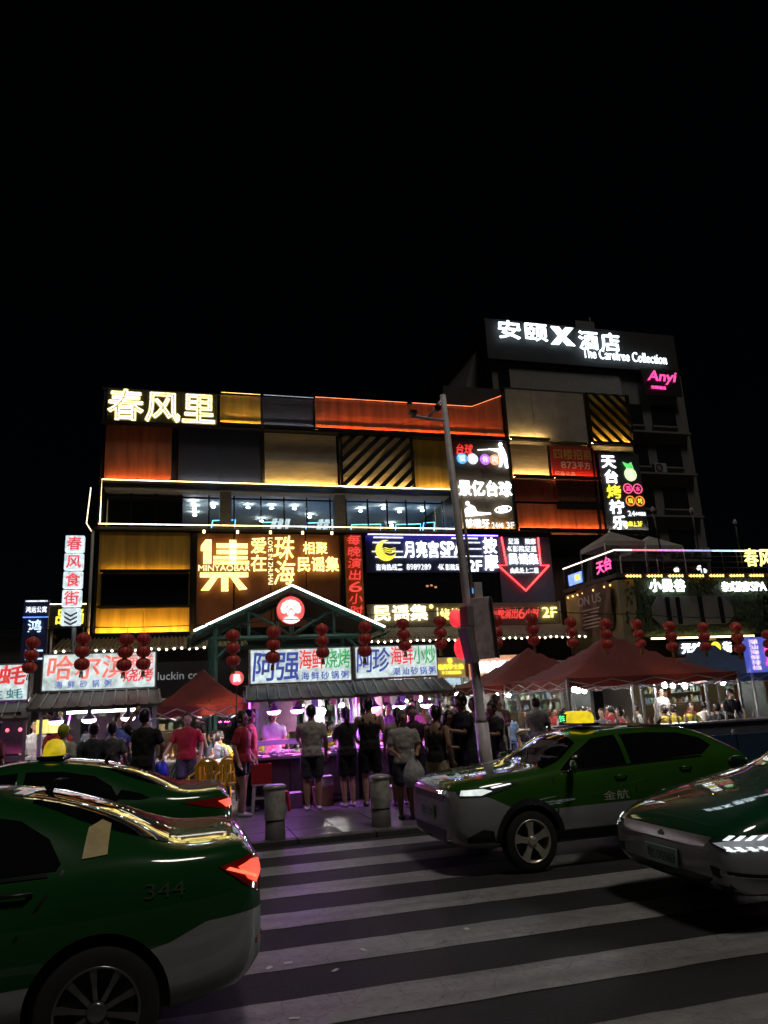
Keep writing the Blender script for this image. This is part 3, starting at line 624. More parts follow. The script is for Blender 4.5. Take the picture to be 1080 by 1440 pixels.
# clusters of ivy leaves on the corner building
mb = MB(); rnd = random.Random(5)
for i in range(1500):
    x = rnd.uniform(17.6, 27); z = rnd.uniform(3.8, 6.15)
    if 18.8 < x < 23 and 4.15 < z < 5.45: continue
    a = rnd.uniform(0, 6.3); r = rnd.uniform(.05, .11); y = 26.97-rnd.uniform(0, .12)
    if x < 18.2 and rnd.random() < .6: continue
    mb.add([(x+r*math.cos(a+k*PI/2)*(1 if k % 2 else .6), y-rnd.uniform(0,.05), z+r*math.sin(a+k*PI/2)) for k in range(4)], [(0,1,2,3)])
tag(mb.build('ivy', M('ivy_leaf', (.05,.085,.03), .6, var=.5, scale=2)), 'dense ivy leaves covering the corner building wall', 'ivy', kind='stuff')
# air conditioners and loose cables on the hotel wall and the big facade
acm = M('ac_casing', (.30,.30,.29), .6, var=.25)
def aircon(x, y, z, label, grp):
    g = thing('air_conditioner', label, 'air conditioner', (x, y, z), grp); box('casing', g, x, x+.85, y, y+.32, z, z+.6, acm, .02)
    MB().lathe([(.24,0),(.24,.02),(.2,.02),(.2,0)], (x+.32,y-.02,z+.3), 20, 'y', closed=True).build('fan_grille', black, g)
    for k in range(4): tube('grille_bar', g, [(x+.1,y-.012,z+.12+k*.12),(x+.54,y-.012,z+.12+k*.12)], .006, black, 5)
    for k in (.12, .7): box('bracket', g, x+k, x+k+.04, y, y+.34, z-.08, z-.005, black)
for i, (x, z) in enumerate(((25.4,11.7),(28.0,14.5),(25.4,17.1),(30.2,9.2))): aircon(x, 37.62, z, 'air conditioner on the dark hotel wall between windows', 'air conditioners on the hotel wall')
# ------------------------------------------------------------------ tiled eaves with bulbs, shopfronts
tile = M('roof_tile', (.10,.085,.06), .6, var=.4, scale=6); bulbm = EM('string_bulb', (1,.86,.62), 9)
def eave(label, x0, x1, y0, z0, y1, z1):
    g = thing('tiled_eave', label, 'roof', ((x0+x1)/2, y0, z0))
    MB().add([(x0,y0,z0),(x1,y0,z0),(x1,y1,z1),(x0,y1,z1),(x0,y0,z0-.1),(x1,y0,z0-.1),(x1,y1,z1-.1),(x0,y1,z1-.1)], [(0,1,2,3),(7,6,5,4),(0,4,5,1),(1,5,6,2),(2,6,7,3),(3,7,4,0)]).build('roof_slab', tile, g)
    mb = MB(); n = int((x1-x0)/.16)
    for i in range(n): x = x0+.08+i*.16; mb.tube([(x,y0-.02,z0+.02),(x,y1,z1+.02)], .045, 6)
    o = mb.build('tile_rolls', tile, g); o['kind'] = 'stuff'
    for i in range(int((x1-x0)/.27)): MB().ball((x0+.15+i*.27, y0-.05, z0-.1+.02*math.sin(i*1.7)), .042, 8, 6).build('bulb', bulbm, g)
    return g
eave('tiled eave with a string of bulbs below the gold panel', -4.3, 2.6, 29, 4.05, 31.4, 4.6)
eave('tiled eave with a string of bulbs below the long fascia', 7.0, 17.2, 29, 4.1, 31.4, 4.75)
# ground-floor shopfronts under the eave
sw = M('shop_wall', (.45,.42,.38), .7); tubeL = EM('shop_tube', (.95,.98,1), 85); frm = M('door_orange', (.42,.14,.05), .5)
goods = [M('goods_%d' % i, c, .5) for i, c in enumerate([(.4,.16,.12),(.5,.4,.2),(.2,.26,.32),(.6,.58,.5),(.24,.3,.2),(.5,.46,.42)])]
def shop(label, x0, x1, y, z1, depth, lit, frame, wallm, seed, n_doors=3):
    g = thing('shopfront', label, 'shop', ((x0+x1)/2, y, .05)); rnd = random.Random(seed)
    box('back_wall', g, x0, x1, y+depth, y+depth+.1, .05, z1, wallm); box('side_wall', g, x0, x0+.1, y, y+depth, .05, z1, wallm); box('side_wall', g, x1-.1, x1, y, y+depth, .05, z1, wallm)
    box('ceiling', g, x0, x1, y, y+depth, z1, z1+.1, wallm); box('fascia', g, x0, x1, y-.1, y, z1-.35, z1+.15, frame)
    for i in range(n_doors+1): x = x0+.1+(x1-x0-.2)*i/n_doors; box('door_frame', g, x-.06, x+.06, y-.05, y+.05, .05, z1-.35, frame)
    for i in range(n_doors):
        xa = x0+.1+(x1-x0-.2)*i/n_doors+.061; xb = x0+.1+(x1-x0-.2)*(i+1)/n_doors-.061
        if rnd.random() < .6: box('pane', g, xa, xb, y-.01, y+.01, .1, z1-.36, gl)
        else: box('pane', g, xa, (xa+xb)/2, y-.01, y+.01, .1, z1-.36, gl)
    for i in range(lit): x = x0+.5+(x1-x0-1)*(i+.5)/lit; box('ceiling_light', g, x-.5, x+.5, y+depth*.4, y+depth*.4+.09, z1-.12, z1-.06, tubeL)
    box('counter', g, x0+.4, x1-.5, y+depth*.55, y+depth*.55+.5, .05, .95, M('counter_wood', (.28,.16,.08), .4))
    for k in range(3):
        zz = 1.0+.45*k; box('shelf', g, x0+.2, x1-.2, y+depth-.35, y+depth-.01, zz, zz+.03, M('counter_wood'))
        x = x0+.25
        while x < x1-.4:
            w = rnd.uniform(.08,.22); h = rnd.uniform(.12,.33); box('goods', g, x, x+w, y+depth-.28, y+depth-.06, zz+.031, zz+.03+h, rnd.choice(goods)); x += w+rnd.uniform(.03,.25)
    box('menu_board', g, x0+.5, x0+1.4, y+depth-.4, y+depth-.36, 2.35, 2.75, EM('menu_%d' % seed, rnd.choice([(1,.3,.6),(1,.8,.2),(.3,.7,1)]), 1.1))
    return g
shop('bright white shopfront with orange door frames behind the red gazebo', 8.0, 12.6, 29.4, 2.9, 2.2, 2, frm, sw, 1)
shop('bright white shopfront with pale door frames beside the corner building', 12.8, 17.2, 29.4, 2.9, 2.2, 2, white_post, sw, 2)
shop('lit restaurant front with pink menu board under the corner building', 18.2, 25.0, 28.0, 2.75, 2.2, 3, frm, sw, 4, 4)
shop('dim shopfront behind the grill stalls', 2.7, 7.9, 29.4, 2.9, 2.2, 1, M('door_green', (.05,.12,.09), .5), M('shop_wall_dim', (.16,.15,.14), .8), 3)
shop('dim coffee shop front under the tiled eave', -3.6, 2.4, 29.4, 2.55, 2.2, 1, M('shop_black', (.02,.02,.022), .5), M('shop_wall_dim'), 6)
box_w = thing('ground_floor_wall', 'dark ground floor wall under the gold panel', 'wall', (0, 31.6, 0)); box('wall', box_w, -3.8, 17.4, 31.75, 32.2, .05, 4.5, dark)
s = sign('coffee_sign', 'dark fascia with faint grey latin lettering behind the red gazebo', 0, 29.2, 2.6)
box('panel', s, -2.5, 2.6, 29.15, 29.22, 2.62, 3.5, M('sign_charcoal', (.02,.02,.022), .6)); letter(s, 'luckin coffee', -.66, 1.4, 2.85, 3.13, 29.1, EM('letter_grey', (.7,.75,.8), .16, False), .03, .01, name='lettering')
s = sign('yellow_shop_sign', 'small yellow lit shop sign with a round mark beside the grill stall', 8.8, 24, 2.4)
box('panel', s, 8.3, 9.35, 24.0, 24.08, 2.35, 3.02, EM('sign_amber', (.5,.26,.02), .35)); row(s, '现烤学士奶', 8.36, 9.3, 2.62, 2.8, 23.97, L_yellow, bold=.02); disc(s, 'round_mark', 8.82, 2.91, 23.97, .09, L_yellow, .03); row(s, '手工现做酸奶', 8.5, 9.2, 2.46, 2.57, 23.97, L_yellow)
box('blue_panel', s, 8.4, 9.15, 24.0, 24.06, 2.12, 2.33, EM('sign_paleblue', (.55,.85,1), .7)); 
for x in (8.35, 9.3): tube('leg', s, [(x,24.1,.05),(x,24.1,2.4)], .03, steel)
box('price_board', s, 9.25, 9.6, 23.9, 23.96, .9, 2.2, EM('price_white', (.8,.9,.75), .6))
s = sign('orange_shop_sign', 'orange lit shop sign with white letters behind the street pole', 11.3, 26, 2.3)
box('panel', s, 10.3, 12.3, 26.0, 26.08, 2.3, 3.15, EM('sign_orange', (.85,.32,.12), .75)); row(s, '鲜象海鲜厂', 10.55, 12.05, 2.55, 2.95, 25.95, L_white, bold=.02)
for x in (10.4, 12.2): tube('leg', s, [(x,26.1,.05),(x,26.1,2.4)], .03, steel)
s = sign('blue_light_box', 'blue light box with pink lettering beyond the blue gazebo', 15.2, 17, 1.9)
box('panel', s, 14.35, 15.9, 16.6, 16.75, 1.95, 2.85, EM('sign_blue', (.05,.1,.75), .6)); row(s, '潮汕海鲜排档', 14.42, 14.7, 2.0, 2.8, 16.58, EM('letter_violet', (.8,.6,1), 1), vertical=True); row(s, '烧烤', 14.85, 15.85, 2.1, 2.7, 16.58, L_pink, bold=.03)
for x in (14.45, 15.8): tube('leg', s, [(x,16.7,.05),(x,16.7,2.0)], .03, steel)

# ------------------------------------------------------------------ entrance gable
G = thing('entrance_gable', 'green timber entrance gable edged with white light strips', 'gate', (3.08, 21, 0))
gm = M('green_timber', (.045,.14,.11), .55, var=.25); ap, el, er = (3.08,4.98), (.42,3.76), (5.74,3.76)
for a, b in ((ap,el),(ap,er)):
    for y in (20.9, 24.2): MB().tube([(a[0],y,a[1]-.09),(b[0],y,b[1]-.09)], .075, 4).build('rafter', gm, G)
    MB().add([(a[0],20.8,a[1]),(b[0],20.8,b[1]),(b[0],24.4,b[1]),(a[0],24.4,a[1]),(a[0],20.8,a[1]-.04),(b[0],20.8,b[1]-.04),(b[0],24.4,b[1]-.04),(a[0],24.4,a[1]-.04)], [(0,1,2,3),(7,6,5,4),(0,4,5,1),(1,5,6,2),(3,2,6,7)]).build('roof_slope', tile, G)
    tube('light_strip', G, [(a[0],20.78,a[1]+.0),(b[0],20.78,b[1]+.0)], .032, EM('gable_led', (1,.97,.9), 3.5), 6)
    MB().tube([(b[0]+(.08 if b[0] > 3 else -.08),20.85,b[1]-.16),(b[0]+(.08 if b[0] > 3 else -.08),24.3,b[1]-.16)], .06, 4).build('fascia_board', gm, G)
for x in (1.0, 3.08, 5.2):
    for y in (21.0, 24.2): MB().tube([(x,y,.05),(x,y,3.9 if x != 3.08 else 4.85)] if x != 3.08 else [(x,y,3.5),(x,y,4.85)], .07, 6).build('post', gm, G)
for y in (21.0, 24.2):
    MB().tube([(.9,y,3.55),(5.3,y,3.55)], .07, 4).build('tie_beam', gm, G)
    for a, b in (((3.08,3.6),(1.9,4.3)),((3.08,3.6),(4.3,4.3)),((1.9,3.55),(1.9,4.3)),((4.3,3.55),(4.3,4.3)),((1.0,3.0),(1.6,3.55)),((5.2,3.0),(4.6,3.55))): MB().tube([(a[0],y,a[1]),(b[0],y,b[1])], .045, 4).build('brace', gm, G)
s = sign('round_emblem_sign', 'round red light box with a white opera headdress emblem on the gable', 3.02, 20.7, 3.9)
disc(s, 'light_box', 3.02, 4.26, 20.62, .38, EM('emblem_red', (1,.03,.02), .95), .12, 36)
ew = EM('emblem_white', (1,.95,.93), 1.6, False)
for i in range(9):
    a = math.radians(-20+i*27.5); r = .21; disc(s, 'headdress_ball', 3.02+r*math.cos(a), 4.30+r*.85*math.sin(a), 20.6, .068, ew, .02, 14)
MB().prism([(3.02+.12*math.cos(a), 4.24+.15*math.sin(a)) for a in [i*PI/10 for i in range(20)]], 20.597, 20.62).build('headdress_cap', ew, s)
MB().prism([(3.02+.085*math.cos(a), 4.19+.12*math.sin(a)) for a in [i*PI/10 for i in range(20)]], 20.585, 20.596).build('face_outline', EM('emblem_red2', (1,.05,.04), .9, False), s)
MB().prism([(3.02+.065*math.cos(a), 4.17+.095*math.sin(a)) for a in [i*PI/10 for i in range(20)]], 20.572, 20.584).build('face', ew, s)
MB().prism([(2.78,3.98),(2.86,4.06),(2.98,4.08),(3.06,4.08),(3.18,4.06),(3.26,3.98),(3.15,3.91),(3.02,3.885),(2.89,3.91)], 20.59, 20.61).build('collar', ew, s)

# ------------------------------------------------------------------ food stalls
box_face = EM('light_box_face', (.80,.97,.96), .72); p_red = EM('print_red', (.85,.03,.04), .8, False); p_blue = EM('print_blue', (.02,.07,.5), .55, False); p_green = EM('print_green', (.02,.5,.12), .65, False); p_pale = EM('print_coral', (.95,.2,.16), .85, False)
awn = M('awning_metal', (.16,.165,.15), .5, .3, var=.3); galv = M('galvanised', (.26,.26,.28), .45, .5); lampP = EM('lamp_purple', (.62,.17,1), 95); lampW = EM('lamp_white', (.95,.92,1), 18); shadeM = M('lamp_shade', (.55,.45,.6), .35, .3); bulbB = EM('bare_bulb', (1,.95,.88), 330)
ledP = EM('led_purple', (.55,.12,1), 7)
def pendant(label, x, y, z, mat, grp, r=.13):
    g = thing('pendant_lamp', label, 'lamp', (x, y, z), grp)
    MB().lathe([(.018,.15),(.03,.14),(.04,.09),(r*.6,.05),(r,.0),(r-.006,.0),(r*.55,.04),(.02,.08)], (x,y,z), 16).build('shade', shadeM, g, True); MB().lathe([(r*.85,.005),(r*.82,-.02),(r*.6,-.045),(r*.2,-.055)], (x,y,z), 16).build('diffuser', mat, g, True)
    tube('cord', g, [(x,y,z+.14),(x,y,1.98)], .006, black, 5); return g
def bulb_lamp(label, x, y, z, top, grp, r=.06):
    g = thing('bare_bulb', label, 'lamp', (x, y, z), grp); MB().ball((x,y,z), (r,r,r*1.15), 12, 9).build('bulb', bulbB, g, True); MB().lathe([(.025,r),(.025,r+.06)], (x,y,z), 8).build('socket', black, g); tube('cord', g, [(x,y,z+r+.05),(x,y,top)], .006, black, 5); return g
def stall(label, x0, x1, y=13.6, zs=(2.06,2.68), purple=True, seed=0):
    g = thing('food_stall', label, 'stall', ((x0+x1)/2, y, .05)); rnd = random.Random(seed)
    box('sign_box', g, x0, x1, y-.1, y+.06, zs[0], zs[1], M('box_alu', (.5,.5,.5), .4, .5), .006); box('sign_face', g, x0+.025, x1-.025, y-.108, y-.101, zs[0]+.025, zs[1]-.025, box_face)
    MB().add([(x0-.05,y-.12,zs[0]-.03),(x1+.05,y-.12,zs[0]-.03),(x1+.1,y-.62,zs[0]-.26),(x0-.1,y-.62,zs[0]-.26),(x0-.05,y-.12,zs[0]-.06),(x1+.05,y-.12,zs[0]-.06),(x1+.1,y-.62,zs[0]-.30),(x0-.1,y-.62,zs[0]-.30)], [(3,2,1,0),(4,5,6,7),(0,1,5,4),(1,2,6,5),(2,3,7,6),(3,0,4,7)]).build('awning', awn, g)
    n = int((x1-x0)/.16)
    for i in range(n+1): x = x0-.05+(x1-x0+.1)*i/n; MB().tube([(x,y-.13,zs[0]-.02),(x+(i/n-.5)*.1,y-.62,zs[0]-.25)], .016, 5).build('awning_rib', M('awning_rib', (.3,.31,.28), .45, .3), g)
    for x in (x0+.03, x1-.03):
        for yy in (y-.05, y+1.3): box('post', g, x-.022, x+.022, yy, yy+.045, .05, zs[0] if yy < y else 2.0, galv)
    for yy in (y-.5, y+1.3): box('roof_beam', g, x0+.03, x1-.03, yy, yy+.04, 1.93 if yy > y else 1.76, 1.98 if yy > y else 1.79, galv)
    MB().add([(x0,y,2.02),(x1,y,2.02),(x1,y+1.4,2.1),(x0,y+1.4,2.1)], [(3,2,1,0)]).build('roof_sheet', awn, g)
    box('counter', g, x0+.02, x1-.02, y-.35, y+.35, .1, .82, M('counter_dark', (.03,.028,.03), .6, var=.4)); box('counter_top', g, x0-.02, x1+.02, y-.42, y+.4, .82, .86, M('counter_steel', (.5,.5,.52), .3, .8))
    for k in range(3): xx = x0+.1+k*(x1-x0-.2)/3; box('counter_panel', g, xx+.02, xx+(x1-x0-.2)/3-.02, y-.366, y-.35, .2, .76, M('counter_panel', (.05,.04,.045), .5, var=.4, scale=8))
    for k in range(3): # pale boards, added to catch the lamp light, and a hanging menu at the back of the stall
        xx = x0+.1+k*(x1-x0-.2)/3; box('back_board', g, xx, xx+(x1-x0)/3-.22, y+1.36, y+1.38, 1.1+.1*(k % 2), 1.86, M('board_pale_%d' % (k % 2), ((.16,.15,.15),(.20,.10,.14))[k % 2], .6, var=.4, scale=9))
    tube('hanging_rail', g, [(x0+.05,y+.7,1.84),(x1-.05,y+.7,1.84)], .012, galv, 6)
    for k in range(5): xx = x0+.2+k*(x1-x0-.4)/4; box('hanging_card', g, xx-.06, xx+.06, y+.695, y+.705, 1.66-.03*(k % 2), 1.83, rnd.choice(goods))
    if purple:
        box('strip_cover', g, x0+.05, x1-.05, y+.28, y+.55, 1.08, 1.1, galv); box('strip_cover_lip', g, x0+.05, x1-.05, y+.26, y+.279, 1.02, 1.1, galv)  # shelf and lip added to hide the pink strip added for counter glow
        tube('counter_glow_strip', g, [(x0+.1,y+.34,1.05),(x1-.1,y+.34,1.05)], .02, EM('led_magenta', (1,.08,.42), 85), 6)
        tube('purple_led', g, [(x0+.0,y-.09,.9),(x0+.0,y-.09,2.0)], .012, ledP, 6); tube('purple_led', g, [(x0+.05,y+.3,1.9),(x1-.05,y+.3,1.9)], .012, ledP, 6)
    return g
seafood = [M('seafood_%d' % i, c, .45, var=.35, scale=25) for i, c in enumerate([(.6,.25,.2),(.6,.5,.45),(.5,.12,.1),(.55,.55,.5),(.25,.2,.2),(.6,.4,.15)])]
def counter_food(x0, x1, y, z, seed, where):
    rnd = random.Random(seed); x = x0+.12; k = 0
    while x < x1-.1:
        kind = rnd.choice(['plate','plate','tray','tub'])
        w = rnd.uniform(.2,.3); yy = y+rnd.uniform(-.25,-.12)
        g = thing('food_'+('plate' if kind == 'plate' else 'tray' if kind == 'tray' else 'basin'), {'plate':'white plate heaped with seafood on the ','tray':'steel tray of skewers and shellfish on the ','tub':'red plastic basin of shellfish on the '}[kind]+where, {'plate':'plate','tray':'tray','tub':'basin'}[kind], (x, yy, z), 'dishes on the '+where)
        r = w*.48
        if kind == 'plate': MB().lathe([(r*.6,0),(r,.025),(r*.97,.03),(r*.55,.01)], (x,yy,z), 14).build('dish', M('porcelain', (.75,.75,.75), .25), g, True)
        elif kind == 'tray': box('dish', g, x-r, x+r, yy-r*.8, yy+r*.8, z, z+.03, M('counter_steel'))
        else: MB().lathe([(r*.75,0),(r,.09),(r*.95,.09),(r*.7,.015)], (x,yy,z), 14).build('dish', M('basin_red', (.6,.04,.04), .4), g, True)
        mt = rnd.choice(seafood); mb = MB()
        for j in range(16): a = rnd.uniform(0,6.3); q = r*.75*math.sqrt(rnd.random()); s_ = rnd.uniform(.018,.04); mb.ball((x+q*math.cos(a), yy+q*math.sin(a)*.8, z+(.05 if kind != 'tub' else .09)+rnd.uniform(0,.05)*(1-q/r)), (s_*1.3,s_,s_*.8), 6, 4)
        mb.build('seafood', mt, g); x += w+rnd.uniform(0,.04)
        # a second row behind
        if rnd.random() < .8: c = copy_tree(g, Matrix.Translation((rnd.uniform(-.04,.04), .3, .0)))
a = stall('grill stall with a white light box of big blue and red green lettering', 1.23, 3.07, seed=1)
SY = 13.485
for i, ch in enumerate('阿强'): letter(a, ch, 1.28+i*.41, 1.70+i*.41, 2.12, 2.63, SY, p_blue, .006, .02, shear=.08)
row(a, '海鲜烧烤', 2.1, 3.04, 2.3, 2.64, SY, p_red, .02, mats=[p_red,p_red,p_green,p_green], depth=.006, bold=.02)
row(a, '海鲜砂锅粥', 2.12, 3.02, 2.11, 2.25, SY, p_blue, .2, depth=.006, bold=.02)
a = stall('grill stall with a white light box whose small dish names are blue', 3.12, 4.72, zs=(2.08,2.68), seed=2)
for i, ch in enumerate('阿珍'): letter(a, ch, 3.15+i*.31, 3.47+i*.31, 2.2, 2.64, SY, p_blue, .006, .02, shear=.06)
row(a, '海鲜小炒', 3.8, 4.68, 2.32, 2.65, SY, p_red, .02, mats=[p_red,p_red,p_green,p_green], depth=.006, bold=.02); row(a, '潮汕砂锅粥', 3.82, 4.68, 2.13, 2.27, SY, p_blue, .2, depth=.006, bold=.02)
a = stall('stall with a white light box of large coral lettering and a fluorescent tube', -2.13, -.33, zs=(2.08,2.70), purple=False, seed=3)
for i, ch in enumerate('哈尔滨'): letter(a, ch, -2.05+i*.43, -1.65+i*.43, 2.27, 2.66, SY, p_pale, .006, .02, shear=.08)
row(a, '海鲜', -.86, -.38, 2.44, 2.66, SY, p_pale, .02, depth=.006, bold=.02); row(a, '烧烤', -.86, -.38, 2.2, 2.42, SY, p_red, .02, depth=.006, bold=.02, shear=.1); row(a, '海鲜砂锅粥', -1.95, -1.0, 2.13, 2.25, SY, p_blue, .4, depth=.006, bold=.015)
box('fluorescent_tube', a, -1.7, -.62, 13.42, 13.47, 1.72, 1.77, EM('fluoro', (.92,.95,1), 12))
tube('purple_led', a, [(-1.75,13.2,.9),(-1.62,13.2,1.7)], .012, ledP, 6)
a = stall('oyster stall with a pale blue light box beside a red and green ticker', -4.2, -2.3, zs=(1.96,2.56), seed=4)
row(a, '炭烤生蚝', -4.15, -2.33, 2.22, 2.53, SY, p_red, .12, depth=.006, bold=.03, shear=.1); row(a, '海鲜砂锅生蚝', -4.1, -2.36, 2.0, 2.16, SY, EM('print_teal', (.02,.25,.3), .5, False), .15, depth=.006, bold=.02)
for i in range(16): box('ticker_light', a, -4.1+i*.11, -4.04+i*.11, 13.44, 13.46, 1.87, 1.9, (EM('tick_r', (1,.1,.1), 2), EM('tick_g', (.2,1,.3), 2))[i % 2])
for x, z, c in ((-3.05,1.55,(.5,1,.1)), (-2.12,1.55,(1,.85,.05)), (-1.93,1.55,(1,.9,.1))): box('menu_light', a, x-.1, x+.08, 13.9, 13.93, z-.12, z+.1, EM('menu_l%d' % int(-x*100), c, .9))
for i in range(7): MB().ball((-3.4+i*.18,13.1,1.52), .03, 7, 5).build('red_bulb', EM('bulb_red', (1,.1,.15), 3), a)
for x0, x1, sd_, w in ((1.23,3.07,3,'first grill stall counter'), (3.12,4.72,5,'second grill stall counter'), (-2.13,-.33,7,'fluorescent-lit stall counter'), (-4.2,-2.3,9,'oyster stall counter')): counter_food(x0, x1, 13.6, .86, sd_, w)
for i, x in enumerate((1.62, 2.02)): pendant('cone lamp with purple glow hanging over the first grill counter', x, 13.25, 1.60, lampP, 'purple lamps over the first grill counter')
for i, x in enumerate((3.38, 3.85, 4.38)): pendant('cone lamp with purple glow hanging over the second grill counter', x, 13.25, 1.58, lampP, 'purple lamps over the second grill counter', .14)
for i, x in enumerate((-1.82, -1.33, -.74)): pendant('white cone lamp hanging under the fluorescent-lit awning', x, 13.15, 1.62, lampW if i == 1 else EM('lamp_lilac', (.8,.6,1), 14), 'cone lamps under the fluorescent-lit awning')
for x, y, z in ((2.72,14.6,1.55),(2.55,15.2,1.6),(3.75,14.7,1.6),(4.35,15.3,1.66)): bulb_lamp('bare bulb hanging behind the grill stalls', x, y, z, 2.05, 'bare bulbs behind the grill stalls', .05)

for x, y, z in ((1.32,15.5,1.66),(3.3,15.6,1.64),(-1.0,16.0,1.7),(-2.9,15.6,1.66),(5.2,16.2,1.7),(6.6,17.6,1.75)): bulb_lamp('bare bulb hanging over the alley behind the stalls', x, y, z, 2.05, 'bare bulbs over the alley behind the stalls', .05)
# ------------------------------------------------------------------ gazebos
canv = M('canvas_maroon', (.12,.017,.014), .7, var=.35, scale=2.2, bump=.6); canvb = M('canvas_blue', (.03,.06,.12), .75)
for m_, c_ in ((canv, (.42,.05,.02)), (canvb, (.03,.06,.14))): # lamp light soaks through the cloth
    n, l = m_.node_tree.nodes, m_.node_tree.links; tr = n.new('ShaderNodeBsdfTranslucent'); tr.inputs[0].default_value = (*c_, 1); mx = n.new('ShaderNodeMixShader'); mx.inputs[0].default_value = .02
    l.new(n['Principled BSDF'].outputs[0], mx.inputs[1]); l.new(tr.outputs[0], mx.inputs[2]); l.new(mx.outputs[0], n['Material Output'].inputs[0])
def gazebo(label, x0, x1, y0, y1, ze, za, ridge=.0, mat=canv, legs=((0,0),(1,0),(0,1),(1,1))):
    g = thing('gazebo', label, 'gazebo', ((x0+x1)/2, (y0+y1)/2, .05)); cx, cy = (x0+x1)/2, (y0+y1)/2; v = .2
    N = 10; mb = MB(); pts = {}; rnd = random.Random(int(x0*10))
    a, b = cx-ridge/2, cx+ridge/2
    def H(u, w):  # sagging hip roof
        d = max(abs(u), abs(w)); return ze+(za-ze)*(1-d)**1.35-.05*math.sin(PI*min(1,d))*(abs(math.sin(3*math.atan2(w, u)))*.5)
    vs_ = []; n = 16
    for i in range(n+1):
        for j in range(n+1):
            u, w = -1+2*i/n, -1+2*j/n
            x = cx+(u*(x1-x0)/2); sag = .05*(1-w*w)*(1-u*u)
            vs_.append((x, cy+w*(y1-y0)/2, H(u, w)+rnd.uniform(-.014,.014)*(max(abs(u),abs(w)) < .99)-.05*(1-abs(u))*(abs(w) > .99)*(abs(u) < .99)*0))
    mb.add(vs_, [(i*(n+1)+j, (i+1)*(n+1)+j, (i+1)*(n+1)+j+1, i*(n+1)+j+1) for i in range(n) for j in range(n)])
    mb.build('canopy', mat, g, True)
    for (xa, ya, xb, yb) in ((x0,y0,x1,y0),(x1,y0,x1,y1),(x1,y1,x0,y1),(x0,y1,x0,y0)):
        m2 = MB(); k = 20
        m2.add([(xa+(xb-xa)*i/k, ya+(yb-ya)*i/k, ze) for i in range(k+1)]+[(xa+(xb-xa)*i/k, ya+(yb-ya)*i/k+.01*math.sin(i), ze-v+.015*math.sin(i*1.3)) for i in range(k+1)], [(i, i+1, k+2+i, k+1+i) for i in range(k)])
        m2.build('valance', mat, g, True)
        for i in range(4):
            p0 = (xa+(xb-xa)*i/4, ya+(yb-ya)*i/4); p1 = (xa+(xb-xa)*(i+1)/4, ya+(yb-ya)*(i+1)/4)
            tube('truss_bar', g, [(*p0, ze-.05-.22*(i % 2)), (*p1, ze-.27+.22*(i % 2))], .014, galv, 6); tube('truss_bar', g, [(*p0, ze-.27+.22*(i % 2)), (*p1, ze-.05-.22*(i % 2))], .014, galv, 6)
    for i, j in legs: xx, yy = (x0, x1)[i], (y0, y1)[j]; box('leg', g, xx-.025, xx+.025, yy-.025, yy+.025, .05, ze-.02, galv)
    return g
gazebo('large maroon gazebo spread over tables beyond the street pole', 8.45, 13.0, 15.5, 18.9, 1.98, 3.12, .6)
gazebo('second maroon gazebo behind, its peak nearer the orange shop sign', 7.9, 12.4, 19.1, 22.4, 1.95, 3.05, .3)
gazebo('small maroon gazebo between the coral-lettered stall and the grill stalls', -.48, 1.5, 14.9, 17.0, 1.78, 2.5)
gazebo('blue gazebo half hidden behind the large maroon one', 13.6, 16.4, 17.5, 20.5, 1.95, 3.0, 0, canvb)
for i, (x, y, z) in enumerate(((.62,15.0,1.68),(1.02,15.1,1.7),(1.24,15.3,1.74))): bulb_lamp('bare bulb glowing under the small maroon gazebo', x, y, z, 1.9, 'bulbs under the small maroon gazebo', .055)
for i, (x, y, z) in enumerate(((9.0,16.2,1.74),(11.3,16.0,1.74),(13.4,18.6,1.72),(14.9,18.4,1.74),(8.4,19.4,1.7),(10.0,17.8,1.72),(12.6,17.0,1.70),(11.6,20.3,1.7),(9.4,20.8,1.7))): bulb_lamp('bare bulb glowing under the maroon gazebos beyond the pole', x, y, z, 2.1, 'bulbs under the large maroon gazebos', .06)  # the later bulbs are added to bring more light onto the diners

# ------------------------------------------------------------------ lantern strings
lanM = EM('lantern_red', (1,.10,.07), .022, False, (.6,.075,.06)); lanG = M('lantern_gold', (.6,.42,.1), .4, .4); lanR = M('lantern_rib', (.22,.02,.02), .6)  # faint glow in the red stands in for light falling on the lanterns
def lantern_string():
    g = thing('lantern_string', 'string of three ribbed red lanterns with gold caps hanging on the cable', 'lantern', (0, 0, 0), 'red lantern strings along the cable')
    tube('cord', g, [(0,0,.1),(0,0,-.72)], .004, black, 5)
    for k in range(3):
        zc = -.115-k*.225; r, h = .128, .1
        mb = MB(); n = 24
        rs = []
        for i in range(9):
            t = PI*(.12+.76*i/8); rr = r*math.sin(t)**.8
            rs.append([((rr*(1+.045*math.cos(j*PI)))*math.cos(2*PI*j/n), (rr*(1+.045*math.cos(j*PI)))*math.sin(2*PI*j/n), zc-h*math.cos(t)*1.05) for j in range(n)])
        mb.rings(rs); lo = mb.build('lantern', lanM, g, True)
        rb = MB()
        for q in range(10):
            a = 2*PI*q/10; rb.tube([((r*math.sin(t)**.8+.004)*math.cos(a), (r*math.sin(t)**.8+.004)*math.sin(a), zc-h*math.cos(t)*1.05) for t in [PI*(.12+.76*i/6) for i in range(7)]], .005, 4)
        rb.build('ribs', lanR, lo)
        for s_ in (-1, 1): MB().lathe([(.045,-.012),(.05,0),(.045,.012)], (0,0,zc+s_*.1), 12).build('cap', lanG, lo)
    mb = MB()
    for j in range(8): a = j*PI/4; mb.tube([(.022*math.cos(a),.022*math.sin(a),-.69),(.03*math.cos(a),.03*math.sin(a),-.80)], .008, 4)
    mb.build('tassel', lanG, g); return g
L0 = lantern_string(); first = True
